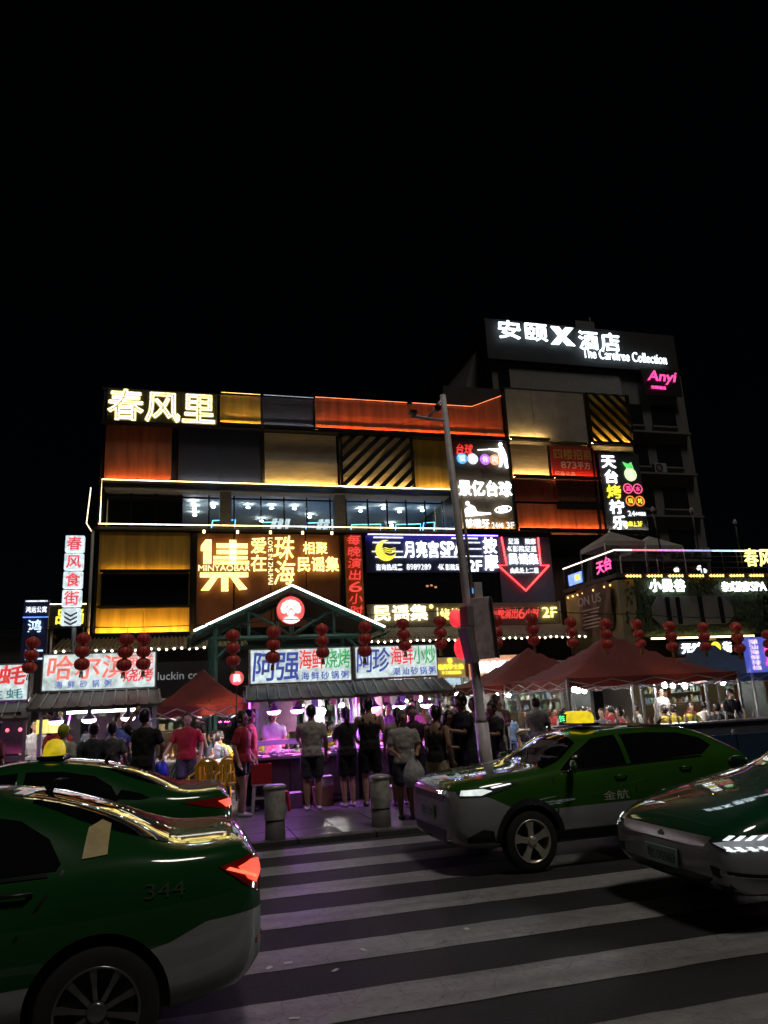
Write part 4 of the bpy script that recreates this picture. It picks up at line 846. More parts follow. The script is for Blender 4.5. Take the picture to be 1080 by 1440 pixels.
LANT = [(-2.17,2.92),(-1.43,2.96),(-.78,2.94),(-.52,2.94),(.89,2.96),(1.58,3.01),(2.41,3.03),(3.19,3.07),(3.85,3.09),(4.55,3.12),(5.67,3.13),(6.39,3.15),(7.15,3.05),(7.9,3.01),(8.63,3.0),(9.36,2.94),(10.11,2.9),(10.87,2.89),(11.6,2.72)]
for i, (x, z) in enumerate(LANT):
    o = L0 if i == 0 else copy_tree(L0, Matrix())
    o.location = (x, 12.8+random.uniform(-.06,.06), z); o.scale = [random.uniform(.84,.95)]*3; o.rotation_euler = (random.uniform(-.06,.06), random.uniform(-.09,.09), random.uniform(0,6))
c = thing('lantern_cable', 'thin dark cable carrying the red lantern strings', 'cable', (-5.4, 12.8, .05))
tube('cable', c, [(-5.4,12.8,3.05)]+[(x,12.8,z+.09) for x, z in LANT]+[(13.6,12.8,2.95)], .008, black, 5)
for x in (-5.4, 13.6): tube('post', c, [(x,12.8,.05),(x,12.8,3.1)], .04, steel)

# ------------------------------------------------------------------ signs on the left
s = sign('stacked_box_sign', 'column of white light boxes with red letters and a grey chevron', -2.4, 19, 3.7)
wf = EM('box_white', (.75,.93,1), .85); pr = EM('print_crimson', (.9,.05,.08), .8, False)
tube('pole', s, [(-2.36,19.1,.05),(-2.36,19.1,5.9)], .05, steel)
for i, ch in enumerate('春风食街v'):
    z = 5.72-i*.44; x = -2.42-i*.0
    o = box('light_box', s, x-.215, x+.215, 18.86, 19.04, z-.2, z+.2, wf, .03)
    if ch != 'v': letter(s, ch, x-.16, x+.16, z-.16, z+.16, 18.85, pr, .006, .03)
    else:
        for k in range(3): MB().prism([(x-.14,z+.12-k*.1),(x,z+.04-k*.1),(x+.14,z+.12-k*.1),(x+.14,z+.07-k*.1),(x,z-.01-k*.1),(x-.14,z+.07-k*.1)], 18.845, 18.855).build('chevron', M('chevron_grey', (.25,.3,.33), .5), s)
s = sign('tower_sign', 'dark blue vertical sign with white letters at the far left', -4.4, 26, 3.4)
box('panel', s, -4.75, -4.0, 26.0, 26.15, 3.4, 5.4, M('sign_deepblue', (.02,.03,.12), .5)); row(s, '鸿运公寓', -4.68, -4.05, 4.98, 5.18, 25.96, L_whiteS, bold=.02); box('light_strip', s, -4.7, -4.05, 25.96, 25.99, 5.33, 5.37, L_whiteS); box('light_strip', s, -4.75, -4.0, 25.96, 25.99, 4.82, 4.85, L_blue); letter(s, '鸿', -4.58, -4.18, 4.35, 4.75, 25.95, EM('letter_paleblue', (.6,.8,1), 1.4), .03, .02); letter(s, '运', -4.58, -4.18, 3.5, 3.9, 25.95, EM('letter_paleblue'), .03, .02) if False else None
MB().box(-4.6,-4.1,25.95,25.98,3.75,3.8).box(-4.6,-4.1,25.95,25.98,3.5,3.55).box(-4.38,-4.33,25.95,25.98,3.5,4.0).build('letter_mark', EM('letter_paleblue', (.6,.8,1), 1.4), s); tube('pole', s, [(-4.4,26.2,.05),(-4.4,26.2,5)], .05, steel)
s = sign('yellow_letter_sign', 'dark box with two yellow letters behind the stacked light boxes', -3.8, 28, 4.7)
box('panel', s, -4.35, -3.1, 28, 28.12, 4.72, 5.5, M('sign_black2', (.02,.02,.025), .5)); row(s, '品尚', -4.1, -3.12, 4.82, 5.35, 27.95, L_yellow, bold=.03); tube('light_strip', s, [(-4.37,27.97,4.7),(-4.37,27.97,5.52),(-3.1,27.97,5.52)], .015, LED_warm, 6)
for x in (-4.2, -3.2): tube('leg', s, [(x,28.15,.05),(x,28.15,5)], .04, steel)
b2 = thing('low_left_building', 'unlit low building behind the oyster stall', 'building', (-9, 30, 0)); box('wall', b2, -14, -4.6, 30, 38, 0, 4.6, dark); box('roof', b2, -14.2, -4.5, 29.8, 38, 4.6, 4.75, black)
for i in range(4): box('window', b2, -13+i*2.1, -11.8+i*2.1, 29.95, 30.02, 1.2, 2.6, hd)
s = sign('small_round_sign', 'small red round lamp sign beside the blue and green lettered light box', 1.1, 14.6, 2.2)
disc(s, 'face', 1.09, 2.23, 14.5, .13, EM('emblem_red3', (1,.06,.05), .9), .06); letter(s, '民', 1.02, 1.16, 2.16, 2.3, 14.49, L_whiteS, .005, .03); tube('bracket', s, [(1.09,14.58,.05),(1.09,14.58,2.2)], .015, black, 6)

# ------------------------------------------------------------------ street pole with camera arm, boards and signals
PZ = thing('street_pole', 'leaning grey street pole with a camera arm and backs of signs', 'pole', (4.62, 11.2, .05)); pg = M('pole_grey', (.72,.68,.72), .5, .0, var=.25, scale=9)
def pp(z): return (4.62-.30*((z-.05)/6.7)*1.0, 11.2, z)
MB().tube([pp(.05), pp(1.28)], [.11,.105], 16).build('base_sleeve', pg, PZ, True); MB().tube([pp(1.28), pp(1.34), pp(3.5), pp(6.72)], [.1,.078,.066,.05], 16).build('shaft', pg, PZ, True)
MB().lathe([(.2,.0),(.2,.03)], (4.62,11.2,.05), 16).build('base_flange', pg, PZ)
MB().tube([pp(6.25), (3.72,11.15,6.28)], .03, 8).build('arm', pg, PZ, True); MB().tube([pp(6.66), (4.02,11.17,6.28)], .026, 8).build('arm_brace', pg, PZ, True)
MB().box(3.68,3.80,11.08,11.18,6.32,6.37).lathe([(.045,-.06),(.045,.0)], (3.68,11.1,6.52), 10).build('camera', black, PZ); MB().ball((4.16,11.05,6.42), (.06,.06,.07)).build('dome_camera', M('camera_dark', (.08,.08,.08), .2), PZ)
tube('conduit', PZ, [(4.56,11.14,3.2),(4.5,11.13,4.9)], .025, M('conduit_pale', (.5,.42,.25), .5)); box('control_box', PZ, 4.56, 4.7, 11.05, 11.2, 3.0, 3.45, pg, .01)
o = box('sign_board', PZ, -.16, .16, -.03, .03, -.48, .48, M('board_back', (.8,.66,.70), .4, 0, var=.45, scale=6), .01); o.location = (4.66, 11.02, 2.72); o.rotation_euler = (0, -.05, math.radians(-20))
o = box('sign_board_edge', PZ, -.015, .015, -.07, .07, -.48, .48, M('board_dark', (.06,.05,.05), .5), .004); o.location = (4.82, 10.97, 2.72); o.rotation_euler = (0, -.05, math.radians(-28))
for nm, z, dx, tl in (('signal_housing', 2.88, -.17, 0), ('signal_housing', 2.44, -.2, .2)):
    o = box(nm, PZ, -.07, .07, -.1, .1, -.16-.12*(tl > 0), .16+.12*(tl > 0), M('signal_grey', (.30,.26,.28), .5), .012); o.location = (4.46+dx*.35, 11.05, z+.02); o.rotation_euler = (0, -tl, .3)
sr = EM('signal_red', (1,.03,.05), 1.1)
for x, z in ((4.27,2.9),(4.32,2.42)): MB().ball((x,11.2,z), (.12,.06,.15 if z > 2.5 else .17), 16, 10).build('red_signal', sr, PZ, True)
tube('bracket', PZ, [(4.5,11.12,2.28),(4.36,11.08,2.3)], .02, pg); box('small_plate', PZ, 4.55, 4.63, 11.1, 11.12, 3.28, 3.36, EM('plate_blue', (.15,.45,1), .9))

# ------------------------------------------------------------------ bollards, barrier, furniture
conc = M('bollard_steel', (.62,.61,.57), .45, .3, var=.5, scale=9, bump=.1); bdk = M('bollard_base', (.10,.09,.09), .7, var=.4)
for i, (x, y) in enumerate(((1.24,10.15),(2.68,10.36))):
    g = thing('bollard', ['scuffed cylindrical bollard with pale grimy sleeve behind the taillight', 'cylindrical bollard with domed pale cap beside the man with a plastic bag'][i], 'bollard', (x, y, .05)); g.rotation_euler.z = i*2.1
    MB().lathe([(.135,0),(.13,.02),(.125,.24)], (x,y,.05), 24).build('base', bdk, g, True); MB().lathe([(.132,.24),(.134,.25),(.134,.61),(.128,.625)], (x,y,.05), 24).build('sleeve', conc, g, True); MB().lathe([(.142,.61),(.145,.62),(.145,.64),(.12,.655),(.02,.66+.012*i)], (x,y,.05), 24).build('cap', M('bollard_cap', (.5,.5,.5), .4, .4), g, True)
bb = thing('blue_barrier', 'low dark blue barrier boards along the pavement behind the taxis', 'barrier', (9, 12.2, .05))
for i in range(7): box('board', bb, 5.0+i*1.25, 6.23+i*1.25, 12.2, 12.25, .12, .78, M('barrier_blue', (.03,.06,.13), .5, var=.3), .008); box('post', bb, 4.98+i*1.25, 5.03+i*1.25, 12.25, 12.3, .05, .85, steel)
cb = thing('serving_counter', 'grey serving counter covered with condiments before the large maroon gazebo', 'counter', (11, 14.9, .05)); box('body', cb, 8.9, 13.2, 14.7, 15.2, .05, .86, M('counter_bluegrey', (.12,.13,.16), .5, var=.3)); box('top', cb, 8.86, 13.24, 14.66, 15.24, .86, .9, M('counter_steel'))
rnd = random.Random(2)
for i in range(16):
    x = 9.0+i*.26+rnd.uniform(-.05,.05); y = 14.95+rnd.uniform(-.12,.12); h = rnd.uniform(.12,.24); m_ = rnd.choice(goods)
    g = thing('bottle', 'condiment bottle standing on the grey serving counter', 'bottle', (x, y, .9), 'bottles on the grey serving counter'); MB().lathe([(.03,0),(.034,.01),(.034,h*.6),(.014,h*.8),(.014,h)], (x,y,.9), 10).build('body', m_, g, True); MB().lathe([(.016,h),(.016,h+.02)], (x,y,.9), 8).build('cap', rnd.choice(goods), g)
plastic = {k: M('plastic_'+k, c, .4, var=.1) for k, c in dict(yellow=(.62,.42,.02), red=(.4,.03,.03), white=(.55,.5,.52), blue=(.04,.08,.4)).items()}
def plastic_chair(colr):
    g = thing('plastic_chair', 'x', 'chair', (0, 0, 0)); m_ = plastic[colr]
    box('seat', g, -.2, .2, -.2, .2, .38, .41, m_, .01)
    for a in (-1, 1):
        for b in (-1, 1): MB().tube([(a*.18,b*.18,.38),(a*.22,b*.23,0)], [.03,.022], 6).build('leg', m_, g)
        tube('armrest', g, [(a*.2,-.18,.38),(a*.22,-.18,.58),(a*.21,.2,.6)], .018, m_, 6)
    for k in range(5): x = -.15+k*.075; box('back_slat', g, x-.022, x+.022, .19, .21, .42, .70, m_)
    MB().tube([(-.2,.2,.4),(-.19,.2,.7),(-.1,.2,.8),(0,.2,.83),(.1,.2,.8),(.19,.2,.7),(.2,.2,.4)], .022, 6).build('back_frame', m_, g, True); box('back_top', g, -.17, .17, .192, .208, .70, .78, m_)
    return g
ch0 = plastic_chair('yellow')
CH = [(.48,13.35,2.9),(.78,13.55,2.5),(.3,14.6,.3),(.9,15.6,1.2)]
for i, (x, y, a_) in enumerate(CH):
    o = ch0 if i == 0 else copy_tree(ch0, Matrix()); o.location = (x, y, .06); o.rotation_euler.z = a_+PI
    o['label'] = ['yellow plastic armchair with its slatted back towards the road beside the red-shirted server', 'yellow plastic armchair pushed against the one beside the server', 'yellow plastic armchair under the small maroon gazebo facing away', 'yellow plastic armchair at the rear of the small maroon gazebo'][i]; o['group'] = 'yellow plastic armchairs'
def stool(colr, x, y, z, label, h=.42):
    g = thing('plastic_stool', label, 'stool', (x, y, z)); m_ = plastic[colr]
    box('seat', g, x-.15, x+.15, y-.15, y+.15, z+h-.03, z+h, m_, .012)
    for a in (-1, 1):
        for b in (-1, 1): MB().tube([(x+a*.12,y+b*.12,z+h-.03),(x+a*.15,y+b*.15,z)], [.03,.024], 4).build('leg', m_, g)
    for a in (-1, 1): box('stretcher', g, x-.12, x+.12, y+a*.13-.01, y+a*.13+.01, z+h*.45, z+h*.45+.03, m_)
    return g
# boxes and bags kept at the foot of the counters
fm = M('foam_white', (.6,.6,.6), .7, var=.2, scale=20); cm_ = M('carton', (.28,.18,.09), .8, var=.3, scale=7)
for i, (x, y, z, w, d, h, m_, nm, lb) in enumerate([(1.85,13.0,.06,.34,.26,.24,fm,'foam_box','white foam box at the foot of the first grill counter'),(2.38,12.98,.06,.3,.28,.3,cm_,'carton','brown carton between the customers at the first grill counter'),(2.4,12.98,.36,.27,.24,.16,fm,'foam_box','small foam box stacked on the brown carton'),(3.45,13.0,.06,.36,.28,.22,fm,'foam_box','white foam box at the foot of the second grill counter'),(3.9,13.02,.06,.3,.26,.34,cm_,'carton','brown carton at the foot of the second grill counter'),(4.35,13.0,.06,.34,.26,.26,plastic['blue'],'crate','blue plastic crate at the end of the second grill counter')]):
    g = thing(nm, lb, {'foam_box':'box','carton':'box','crate':'crate'}[nm], (x, y, z)); box('body', g, x-w/2, x+w/2, y-d/2, y+d/2, z+.002, z+h*.86, m_, .01); box('lid', g, x-w/2-.008, x+w/2+.008, y-d/2-.008, y+d/2+.008, z+h*.86+.001, z+h, m_, .008)
stool('white', 1.36, 12.95, .06, 'pale plastic stool under the red crate beside the stall post')
g = thing('red_crate', 'red plastic crate standing on the pale stool', 'crate', (1.36, 12.95, .48)); m_ = plastic['red']
box('base', g, 1.2, 1.52, 12.8, 13.1, .482, .5, m_); 
for a in ((1.2,1.22,12.8,13.1),(1.5,1.52,12.8,13.1),(1.221,1.499,12.8,12.82),(1.221,1.499,13.08,13.1)): box('side', g, a[0], a[1], a[2], a[3], .5, .78, m_)
stool('red', 1.62, 12.75, .06, 'low red plastic stool at the foot of the first grill counter', .3); stool('white', 5.0, 13.1, .06, 'pale plastic stool beside the end of the second grill counter')
ac = thing('rattan_chair', 'brown rattan chair with a rounded back behind the green car roofs', 'chair', (8.2, 11.6, .05)); rt = M('rattan', (.30,.15,.07), .6, var=.3, scale=30)
pts = [(8.2+.36*math.cos(t), 11.6, .42+.38*math.sin(t)) for t in [PI*i/10 for i in range(11)]]; tube('back_frame', ac, pts, .035, rt); 
for k in range(3): tube('back_band', ac, [(8.2+(.29-.07*k)*math.cos(t), 11.6, .42+(.31-.07*k)*math.sin(t)) for t in [PI*i/10 for i in range(11)]], .028, rt, 6)
box('seat', ac, 7.86, 8.54, 11.25, 11.6, .36, .42, rt, .01)
for a in (7.9, 8.5):
    for b in (11.28, 11.57): tube('leg', ac, [(a,b,.05),(a,b,.37)], .022, rt, 6)
# tables with dishes under the gazebos
def table(x, y, label, seed, n=7):
    g = thing('dining_table', label, 'table', (x, y, .05), 'dining tables under the gazebos'); MB().lathe([(.5,.66),(.52,.67),(.52,.69),(.5,.70)], (x,y,.05), 24).build('table_top', M('table_white', (.6,.58,.55), .4), g); 
    for a in (.5, 2.1, 3.6, 5.2): tube('leg', g, [(x+.1*math.cos(a),y+.1*math.sin(a),.67),(x+.4*math.cos(a),y+.4*math.sin(a),.05)], .018, steel, 6)
    rnd = random.Random(seed)
    for k in range(n):
        a = 2*PI*k/n+rnd.uniform(-.2,.2); r = rnd.choice([.16,.32,.38]); X, Y_, kind = x+r*math.cos(a), y+r*math.sin(a), rnd.choice('pbcb')
        if kind == 'p': d = thing('dish', 'plate of leftovers on a gazebo dining table', 'plate', (X, Y_, .75), 'plates on the gazebo tables'); MB().lathe([(.06,0),(.1,.02),(.095,.025),(.05,.008)], (X,Y_,.75), 12).build('plate', M('porcelain'), d, True); MB().ball((X,Y_,.775), (.06,.06,.03), 8, 5).build('food', rnd.choice(seafood), d)
        elif kind == 'b': d = thing('beer_bottle', 'beer bottle standing on a gazebo dining table', 'bottle', (X, Y_, .75), 'bottles on the gazebo tables'); MB().lathe([(.028,0),(.03,.01),(.03,.13),(.011,.18),(.011,.22)], (X,Y_,.75), 10).build('body', rnd.choice([M('bottle_green', (.03,.15,.05), .1), M('bottle_amber', (.35,.13,.02), .1), M('bottle_clear', (.55,.58,.58), .1)]), d, True); MB().lathe([(.035,.06),(.0345,.11)], (X,Y_,.75), 10).build('paper_label', rnd.choice(goods), d)
        else: d = thing('paper_cup', 'pale paper cup on a gazebo dining table', 'cup', (X, Y_, .75), 'cups on the gazebo tables'); MB().lathe([(.025,0),(.036,.09),(.034,.09),(.022,.01)], (X,Y_,.75), 10).build('cup', M('porcelain'), d, True)
TB = [(.55,15.3),(.1,16.4),(1.25,16.2),(9.6,16.6),(11.2,16.9),(12.5,16.4),(9.0,20.2),(10.8,20.4),(12.3,20.1),(14.6,18.6),(2.3,17.2),(4.0,17.6)]
for i, (x, y) in enumerate(TB): table(x, y, 'round white dining table crowded with dishes under a maroon gazebo' if i not in (9,10,11) else ['round dining table with dishes under the blue gazebo','round dining table with dishes behind the first grill stall','round dining table with dishes behind the second grill stall'][i-9], 40+i, 11 if i < 3 else 7)
# ------------------------------------------------------------------ taxis
def interp(cv, x):
    cv = sorted(cv)
    if x <= cv[0][0]: return cv[0][1]
    for (a, va), (b, vb) in zip(cv, cv[1:]):
        if x <= b: return va+(vb-va)*(x-a)/(b-a)
    return cv[-1][1]
def taxi_paint(name, green, split):
    """two-tone taxi paint: green above, silver below a painted line z(x)"""
    m = bpy.data.materials.new(name); m.use_nodes = True; n, l = m.node_tree.nodes, m.node_tree.links; b = n['Principled BSDF']
    tc = n.new('ShaderNodeTexCoord'); sx = n.new('ShaderNodeSeparateXYZ'); l.new(tc.outputs['Object'], sx.inputs[0])
    mr = n.new('ShaderNodeMapRange'); mr.inputs[1].default_value = -2.5; mr.inputs[2].default_value = 2.5; l.new(sx.outputs[0], mr.inputs[0])
    cr_ = n.new('ShaderNodeValToRGB'); r = cr_.color_ramp; pts = sorted(split); r.elements[0].position = (pts[0][0]+2.5)/5; r.elements[0].color = (pts[0][1],)*3+(1,); r.elements[1].position = (pts[-1][0]+2.5)/5; r.elements[1].color = (pts[-1][1],)*3+(1,)
    for x, z in pts[1:-1]: e = r.elements.new((x+2.5)/5); e.color = (z, z, z, 1)
    l.new(mr.outputs[0], cr_.inputs[0]); gt = n.new('ShaderNodeMath'); gt.operation = 'GREATER_THAN'; l.new(sx.outputs[2], gt.inputs[0]); l.new(cr_.outputs[0], gt.inputs[1])
    nz = n.new('ShaderNodeTexNoise'); nz.inputs['Scale'].default_value = 3; nz.inputs['Detail'].default_value = 8; l.new(tc.outputs['Object'], nz.inputs[0])
    mx = n.new('ShaderNodeMix'); mx.data_type = 'RGBA'; mx.inputs[6].default_value = (.46,.47,.48,1); mx.inputs[7].default_value = (*green,1); l.new(gt.outputs[0], mx.inputs[0])
    m2 = n.new('ShaderNodeMix'); m2.data_type = 'RGBA'; m2.blend_type = 'MULTIPLY'; m2.inputs[0].default_value = .35; l.new(mx.outputs[2], m2.inputs[6]); l.new(nz.outputs[0], m2.inputs[7]); l.new(m2.outputs[2], b.inputs['Base Color'])
    inv = n.new('ShaderNodeMath'); inv.operation = 'MULTIPLY_ADD'; inv.inputs[1].default_value = -.3; inv.inputs[2].default_value = .3; l.new(gt.outputs[0], inv.inputs[0]); l.new(inv.outputs[0], b.inputs['Metallic'])
    rr = n.new('ShaderNodeMapRange'); rr.inputs[3].default_value = .3; rr.inputs[4].default_value = .45; l.new(nz.outputs[0], rr.inputs[0]); l.new(rr.outputs[0], b.inputs['Roughness'])
    b.inputs['Specular IOR Level'].default_value = .08; b.inputs['Coat Weight'].default_value = 1; b.inputs['Coat Roughness'].default_value = .035; b.inputs['Coat IOR'].default_value = 1.6
    return m
tint = M('tinted_glass', (.006,.007,.008), .03, var=.05, coat=1); tint.node_tree.nodes['Principled BSDF'].inputs['Specular IOR Level'].default_value = .8
rubber = M('rubber', (.014,.014,.014), .75, var=.3, scale=12); trim = M('black_trim', (.012,.012,.013), .4); chrome = M('chrome', (.6,.6,.6), .12, 1., var=.05); alloy = M('alloy', (.45,.44,.42), .3, .8, var=.1); alloyD = M('alloy_dark', (.17,.17,.175), .22, .7, var=.1)
lampglass = M('headlamp_glass', (.06,.065,.07), .05, coat=1)
class Car:
    def __init__(s, name, label, cx, cy, sc, spec, paint):
        s.root = thing(name, label, 'taxi', (cx, cy, 0)); s.root.rotation_euler.z = PI; s.root.scale = sc; s.p = spec; s.paint = paint
        s.body()
    def sec(s, x):
        p = s.p; w = interp(p['width'], x); b = interp(p['belt'], x); t = interp(p['top'], x); zb = interp(p['bottom'], x); rw = interp(p['roofw'], x)
        g = max(0, min(1, (t-b-.07)/.3)); g = g*g*(3-2*g); hgt = b-zb
        P = [(0,zb),(w*.80,zb),(w*.95,zb+.07),(w*.995,zb+hgt*.38),(w,zb+hgt*.62),(w*.975,zb+hgt*.86),(w*.925,b)]
        hood = [(w*.86,b+.45*(t-b)),(w*.74,b+.72*(t-b)),(w*.58,b+.86*(t-b)),(w*.3,b+.97*(t-b)),(0,t)]
        q0, q2 = (w*.895,b+.03), (rw+.03,t-.10)
        gre = [q0, ((q0[0]+q2[0])/2+.02,(q0[1]+q2[1])/2), q2, (rw*.74,t-.018), (0,t)]
        return P+[(a[0]*(1-g)+c[0]*g, a[1]*(1-g)+c[1]*g) for a, c in zip(hood, gre)]
    def body(s):
        mb = MB(); rs = []
        for x in s.p['st']:
            h = s.sec(x); e = interp(s.p['shift'], x) if 'shift' in s.p else 0
            ring = [(x, y, z) for y, z in h]+[(x, -y, z) for y, z in h[-2:0:-1]]
            rs.append(ring)
        mb.rings(rs); me = mb.mesh('body', [s.paint, trim], True)
        bm = bmesh.new(); bm.from_mesh(me); bmesh.ops.recalc_face_normals(bm, faces=bm.faces[:]); bm.to_mesh(me); bm.free()
        o = bpy.data.objects.new('body', me)
        sub = o.modifiers.new('s', 'SUBSURF'); sub.levels = 2; sub.render_levels = 2
        me2 = evald(o); bm = bmesh.new(); bm.from_mesh(me2); s.bvh = BVHTree.FromBMesh(bm); bm.free(); bpy.data.meshes.remove(me2)
        c = MB(); r = s.p['r']
        for x in s.p['axles']:
            for sd_ in (-1, 1): w = interp(s.p['width'], x); c.lathe([(r+.055,-.16),(r+.055,.3)] if sd_ > 0 else [(r+.055,-.3),(r+.055,.16)], (x,sd_*(w-.12),r+.005), 40, 'y')
        cm = c.mesh('cut', [trim, trim]); cm.polygons.foreach_set('material_index', [1]*len(cm.polygons))
        bm = bmesh.new(); bm.from_mesh(cm); bmesh.ops.recalc_face_normals(bm, faces=bm.faces[:]); bm.to_mesh(cm); bm.free()
        co_ = bpy.data.objects.new('cut', cm)
        bo = o.modifiers.new('b', 'BOOLEAN'); bo.operation = 'DIFFERENCE'; bo.object = co_; bo.solver = 'EXACT'
        fin = evald(o); bpy.data.objects.remove(o); bpy.data.objects.remove(co_)
        fin.polygons.foreach_set('use_smooth', [True]*len(fin.polygons)); fin.set_sharp_from_angle(angle=math.radians(38))
        s.b = O('body', fin); s.own(s.b)
    def own(s, o, parent=None):
        o.parent = parent or s.root; o.matrix_parent_inverse = Matrix(); return o
    def hit(s, u, z, th):
        d = Vector((math.cos(th), math.sin(th), 0)); t = Vector((-math.sin(th), math.cos(th), 0))
        o_ = t*u+d*6+Vector((0,0,z)); loc, nor, i, _ = s.bvh.ray_cast(o_, -d)
        if loc is None: loc, nor, i, _ = s.bvh.find_nearest(t*u+d*.8+Vector((0,0,z)))
        return loc, nor
    def hit_top(s, x, y):
        loc, nor, i, _ = s.bvh.ray_cast(Vector((x,y,6)), Vector((0,0,-1)))
        if loc is None: loc, nor, i, _ = s.bvh.find_nearest(Vector((x,y,1)))
        return loc, nor
    def patch(s, name, poly, th, mat, off=.004, step=.07, parent=None):
        """cover a polygon (u,z) of the body seen along angle th (or 'top': x,y) with a thin fitted sheet"""
        bm = bmesh.new(); f = bm.faces.new([bm.verts.new((a, b, 0)) for a, b in poly])
        us = [a for a, _ in poly]; zs_ = [b for _, b in poly]
        for lo, hi, nrm in ((min(us), max(us), (1,0,0)), (min(zs_), max(zs_), (0,1,0))):
            k = lo+step
            while k < hi: bmesh.ops.bisect_plane(bm, geom=bm.verts[:]+bm.edges[:]+bm.faces[:], plane_co=(k,0,0) if nrm[0] else (0,k,0), plane_no=nrm); k += step
        bmesh.ops.triangulate(bm, faces=[f_ for f_ in bm.faces if len(f_.verts) > 4])
        inn = {}
        for v in bm.verts:
            loc, nor = s.hit_top(v.co.x, v.co.y) if th == 'top' else s.hit(v.co.x, v.co.y, th)
            v.co = loc+nor*off; inn[v] = loc-nor*.01
        inner = [v for v in bm.verts if not v.is_boundary]
        for _ in range(4): bmesh.ops.smooth_vert(bm, verts=inner, factor=.5, use_axis_x=True, use_axis_y=True, use_axis_z=True)
        for v in inner:
            loc, nor, _i, _d = s.bvh.find_nearest(v.co)
            d_ = (v.co-loc).dot(nor)
            if d_ < off: v.co += nor*(off-d_)
        be = [e for e in bm.edges if e.is_boundary]; r = bmesh.ops.extrude_edge_only(bm, edges=be)
        src = list(inn.items())
        for g in r['geom']:
            if isinstance(g, bmesh.types.BMVert):
                best = min(src, key=lambda q: (q[0].co-g.co).length_squared); g.co = best[1]
        bmesh.ops.recalc_face_normals(bm, faces=bm.faces[:])
        me = bpy.data.meshes.new(name); bm.to_mesh(me); bm.free(); me.materials.append(mat); me.polygons.foreach_set('use_smooth', [True]*len(me.polygons)); me.set_sharp_from_angle(angle=math.radians(50))
        return s.own(O(name, me), parent)
    def side(s, name, poly, mat, sd_, **k): return s.patch(name, [(-x*sd_, z) for x, z in poly], sd_*PI/2, mat, **k)
    def seam(s, pts, sd_, w=.009):
        for a, b in zip(pts, pts[1:]):
            d = Vector((b[0]-a[0], b[1]-a[1])).normalized(); n = (-d.y*w, d.x*w)
            s.side('panel_gap', [(a[0]+n[0],a[1]+n[1]),(b[0]+n[0],b[1]+n[1]),(b[0]-n[0],b[1]-n[1]),(a[0]-n[0],a[1]-n[1])], trim, sd_, off=.0015, step=.15)
    def text(s, t, u0, u1, z0, z1, th, mat, off=.006, name='lettering', parent=None, bold=0):
        V, F = glyph(t, 0, 0.); x0 = min(v[0] for v in V); x1 = max(v[0] for v in V); y0 = min(v[1] for v in V); y1 = max(v[1] for v in V)
        vs_ = []
        for v in V:
            loc, nor = s.hit(u0+(v[0]-x0)/(x1-x0)*(u1-u0), z0+(v[1]-y0)/(y1-y0)*(z1-z0), th); vs_.append(loc+nor*off)
        return s.own(MB().add(vs_, F).build(name, mat), parent)
    def wheel(s, x, sd_, style, rim):
        r = s.p['r']; w = interp(s.p['width'], x); y = sd_*(w-.115); q = sd_
        mb = MB(); mb.lathe([(r*.66,-.1),(r*.86,-.105),(r*.97,-.09),(r,-.06),(r,.06),(r*.97,.09),(r*.86,.105),(r*.66,.1),(r*.64,0)], (x,y,r), 40, 'y', closed=True)
        t = s.own(mb.build('wheel', rubber, None, True)); t.data.set_sharp_from_angle(angle=math.radians(40))
        rm = MB(); rm.lathe([(r*.70,q*.06),(r*.70,q*.106),(r*.665,q*.108),(r*.62,q*.05),(r*.6,-q*.02)], (x,y,r), 40, 'y', caps=False); s.own(rm.build('rim', rim, None, True), t)
        s.own(MB().lathe([(r*.6,q*.0),(r*.6,-q*.01)], (x,y,r), 24, 'y').build('brake_disc', M('disc_grey', (.06,.06,.06), .4, .5), None), t)
        n, wd = (10, .016) if style == 'multi' else (5, .045)
        for k in range(n):
            a = 2*PI*k/n+.2; ca, sa = math.cos(a), math.sin(a)
            def pt(rad, tw, yy): return (x+rad*ca-tw*sa, y+q*yy, r+rad*sa+tw*ca)
            sp = MB(); L = [(r*.12,wd*.8,.085),(r*.4,wd*.75,.098),(r*.66,wd*1.25,.102)]
            top = [[pt(rad,-tw,yy),pt(rad,tw,yy),pt(rad,tw*.8,yy-.035),pt(rad,-tw*.8,yy-.035)] for rad, tw, yy in L]; sp.rings(top); s.own(sp.build('spoke', rim, None), t)
        s.own(MB().lathe([(.055,q*.07),(.055,q*.1),(.04,q*.106),(.005,q*.107)], (x,y,r), 20, 'y').build('hub_cap', rim, None, True), t)
    def wheels(s, style, rim):
        for x in s.p['axles']:
            for sd_ in (1, -1): s.wheel(x, sd_, style, rim)
    def mirror(s, x, z, sd_, mat):
        w = interp(s.p['width'], x)*.92; mb = MB()
        rs = []
        for t, sc_ in ((-.11,.3),(-.09,.75),(-.03,1),(.05,.95),(.1,.6),(.12,.2)):
            rs.append([(x+.02+t*.8*.4+sc_*.05*math.cos(a), sd_*(w+.12+t), z+.04+sc_*.075*math.sin(a)) for a in [2*PI*j/12 for j in range(12)]])
        o = s.own(mb.rings(rs).build('mirror', mat, None, True)); s.own(MB().tube([(x,sd_*(w-.03),z-.03),(x,sd_*(w+.06),z)], .025, 6).build('mirror_arm', trim, None), o)
    def handle(s, x, z, sd_):
        loc, nor = s.hit(-x*sd_, z, sd_*PI/2); mb = MB().tube([loc+nor*.0+Vector((.09,0,0)), loc+nor*.028+Vector((.06,0,0)), loc+nor*.03+Vector((-.06,0,0)), loc+Vector((-.09,0,0))], .011, 8); s.own(mb.build('door_handle', s.hm, None, True))
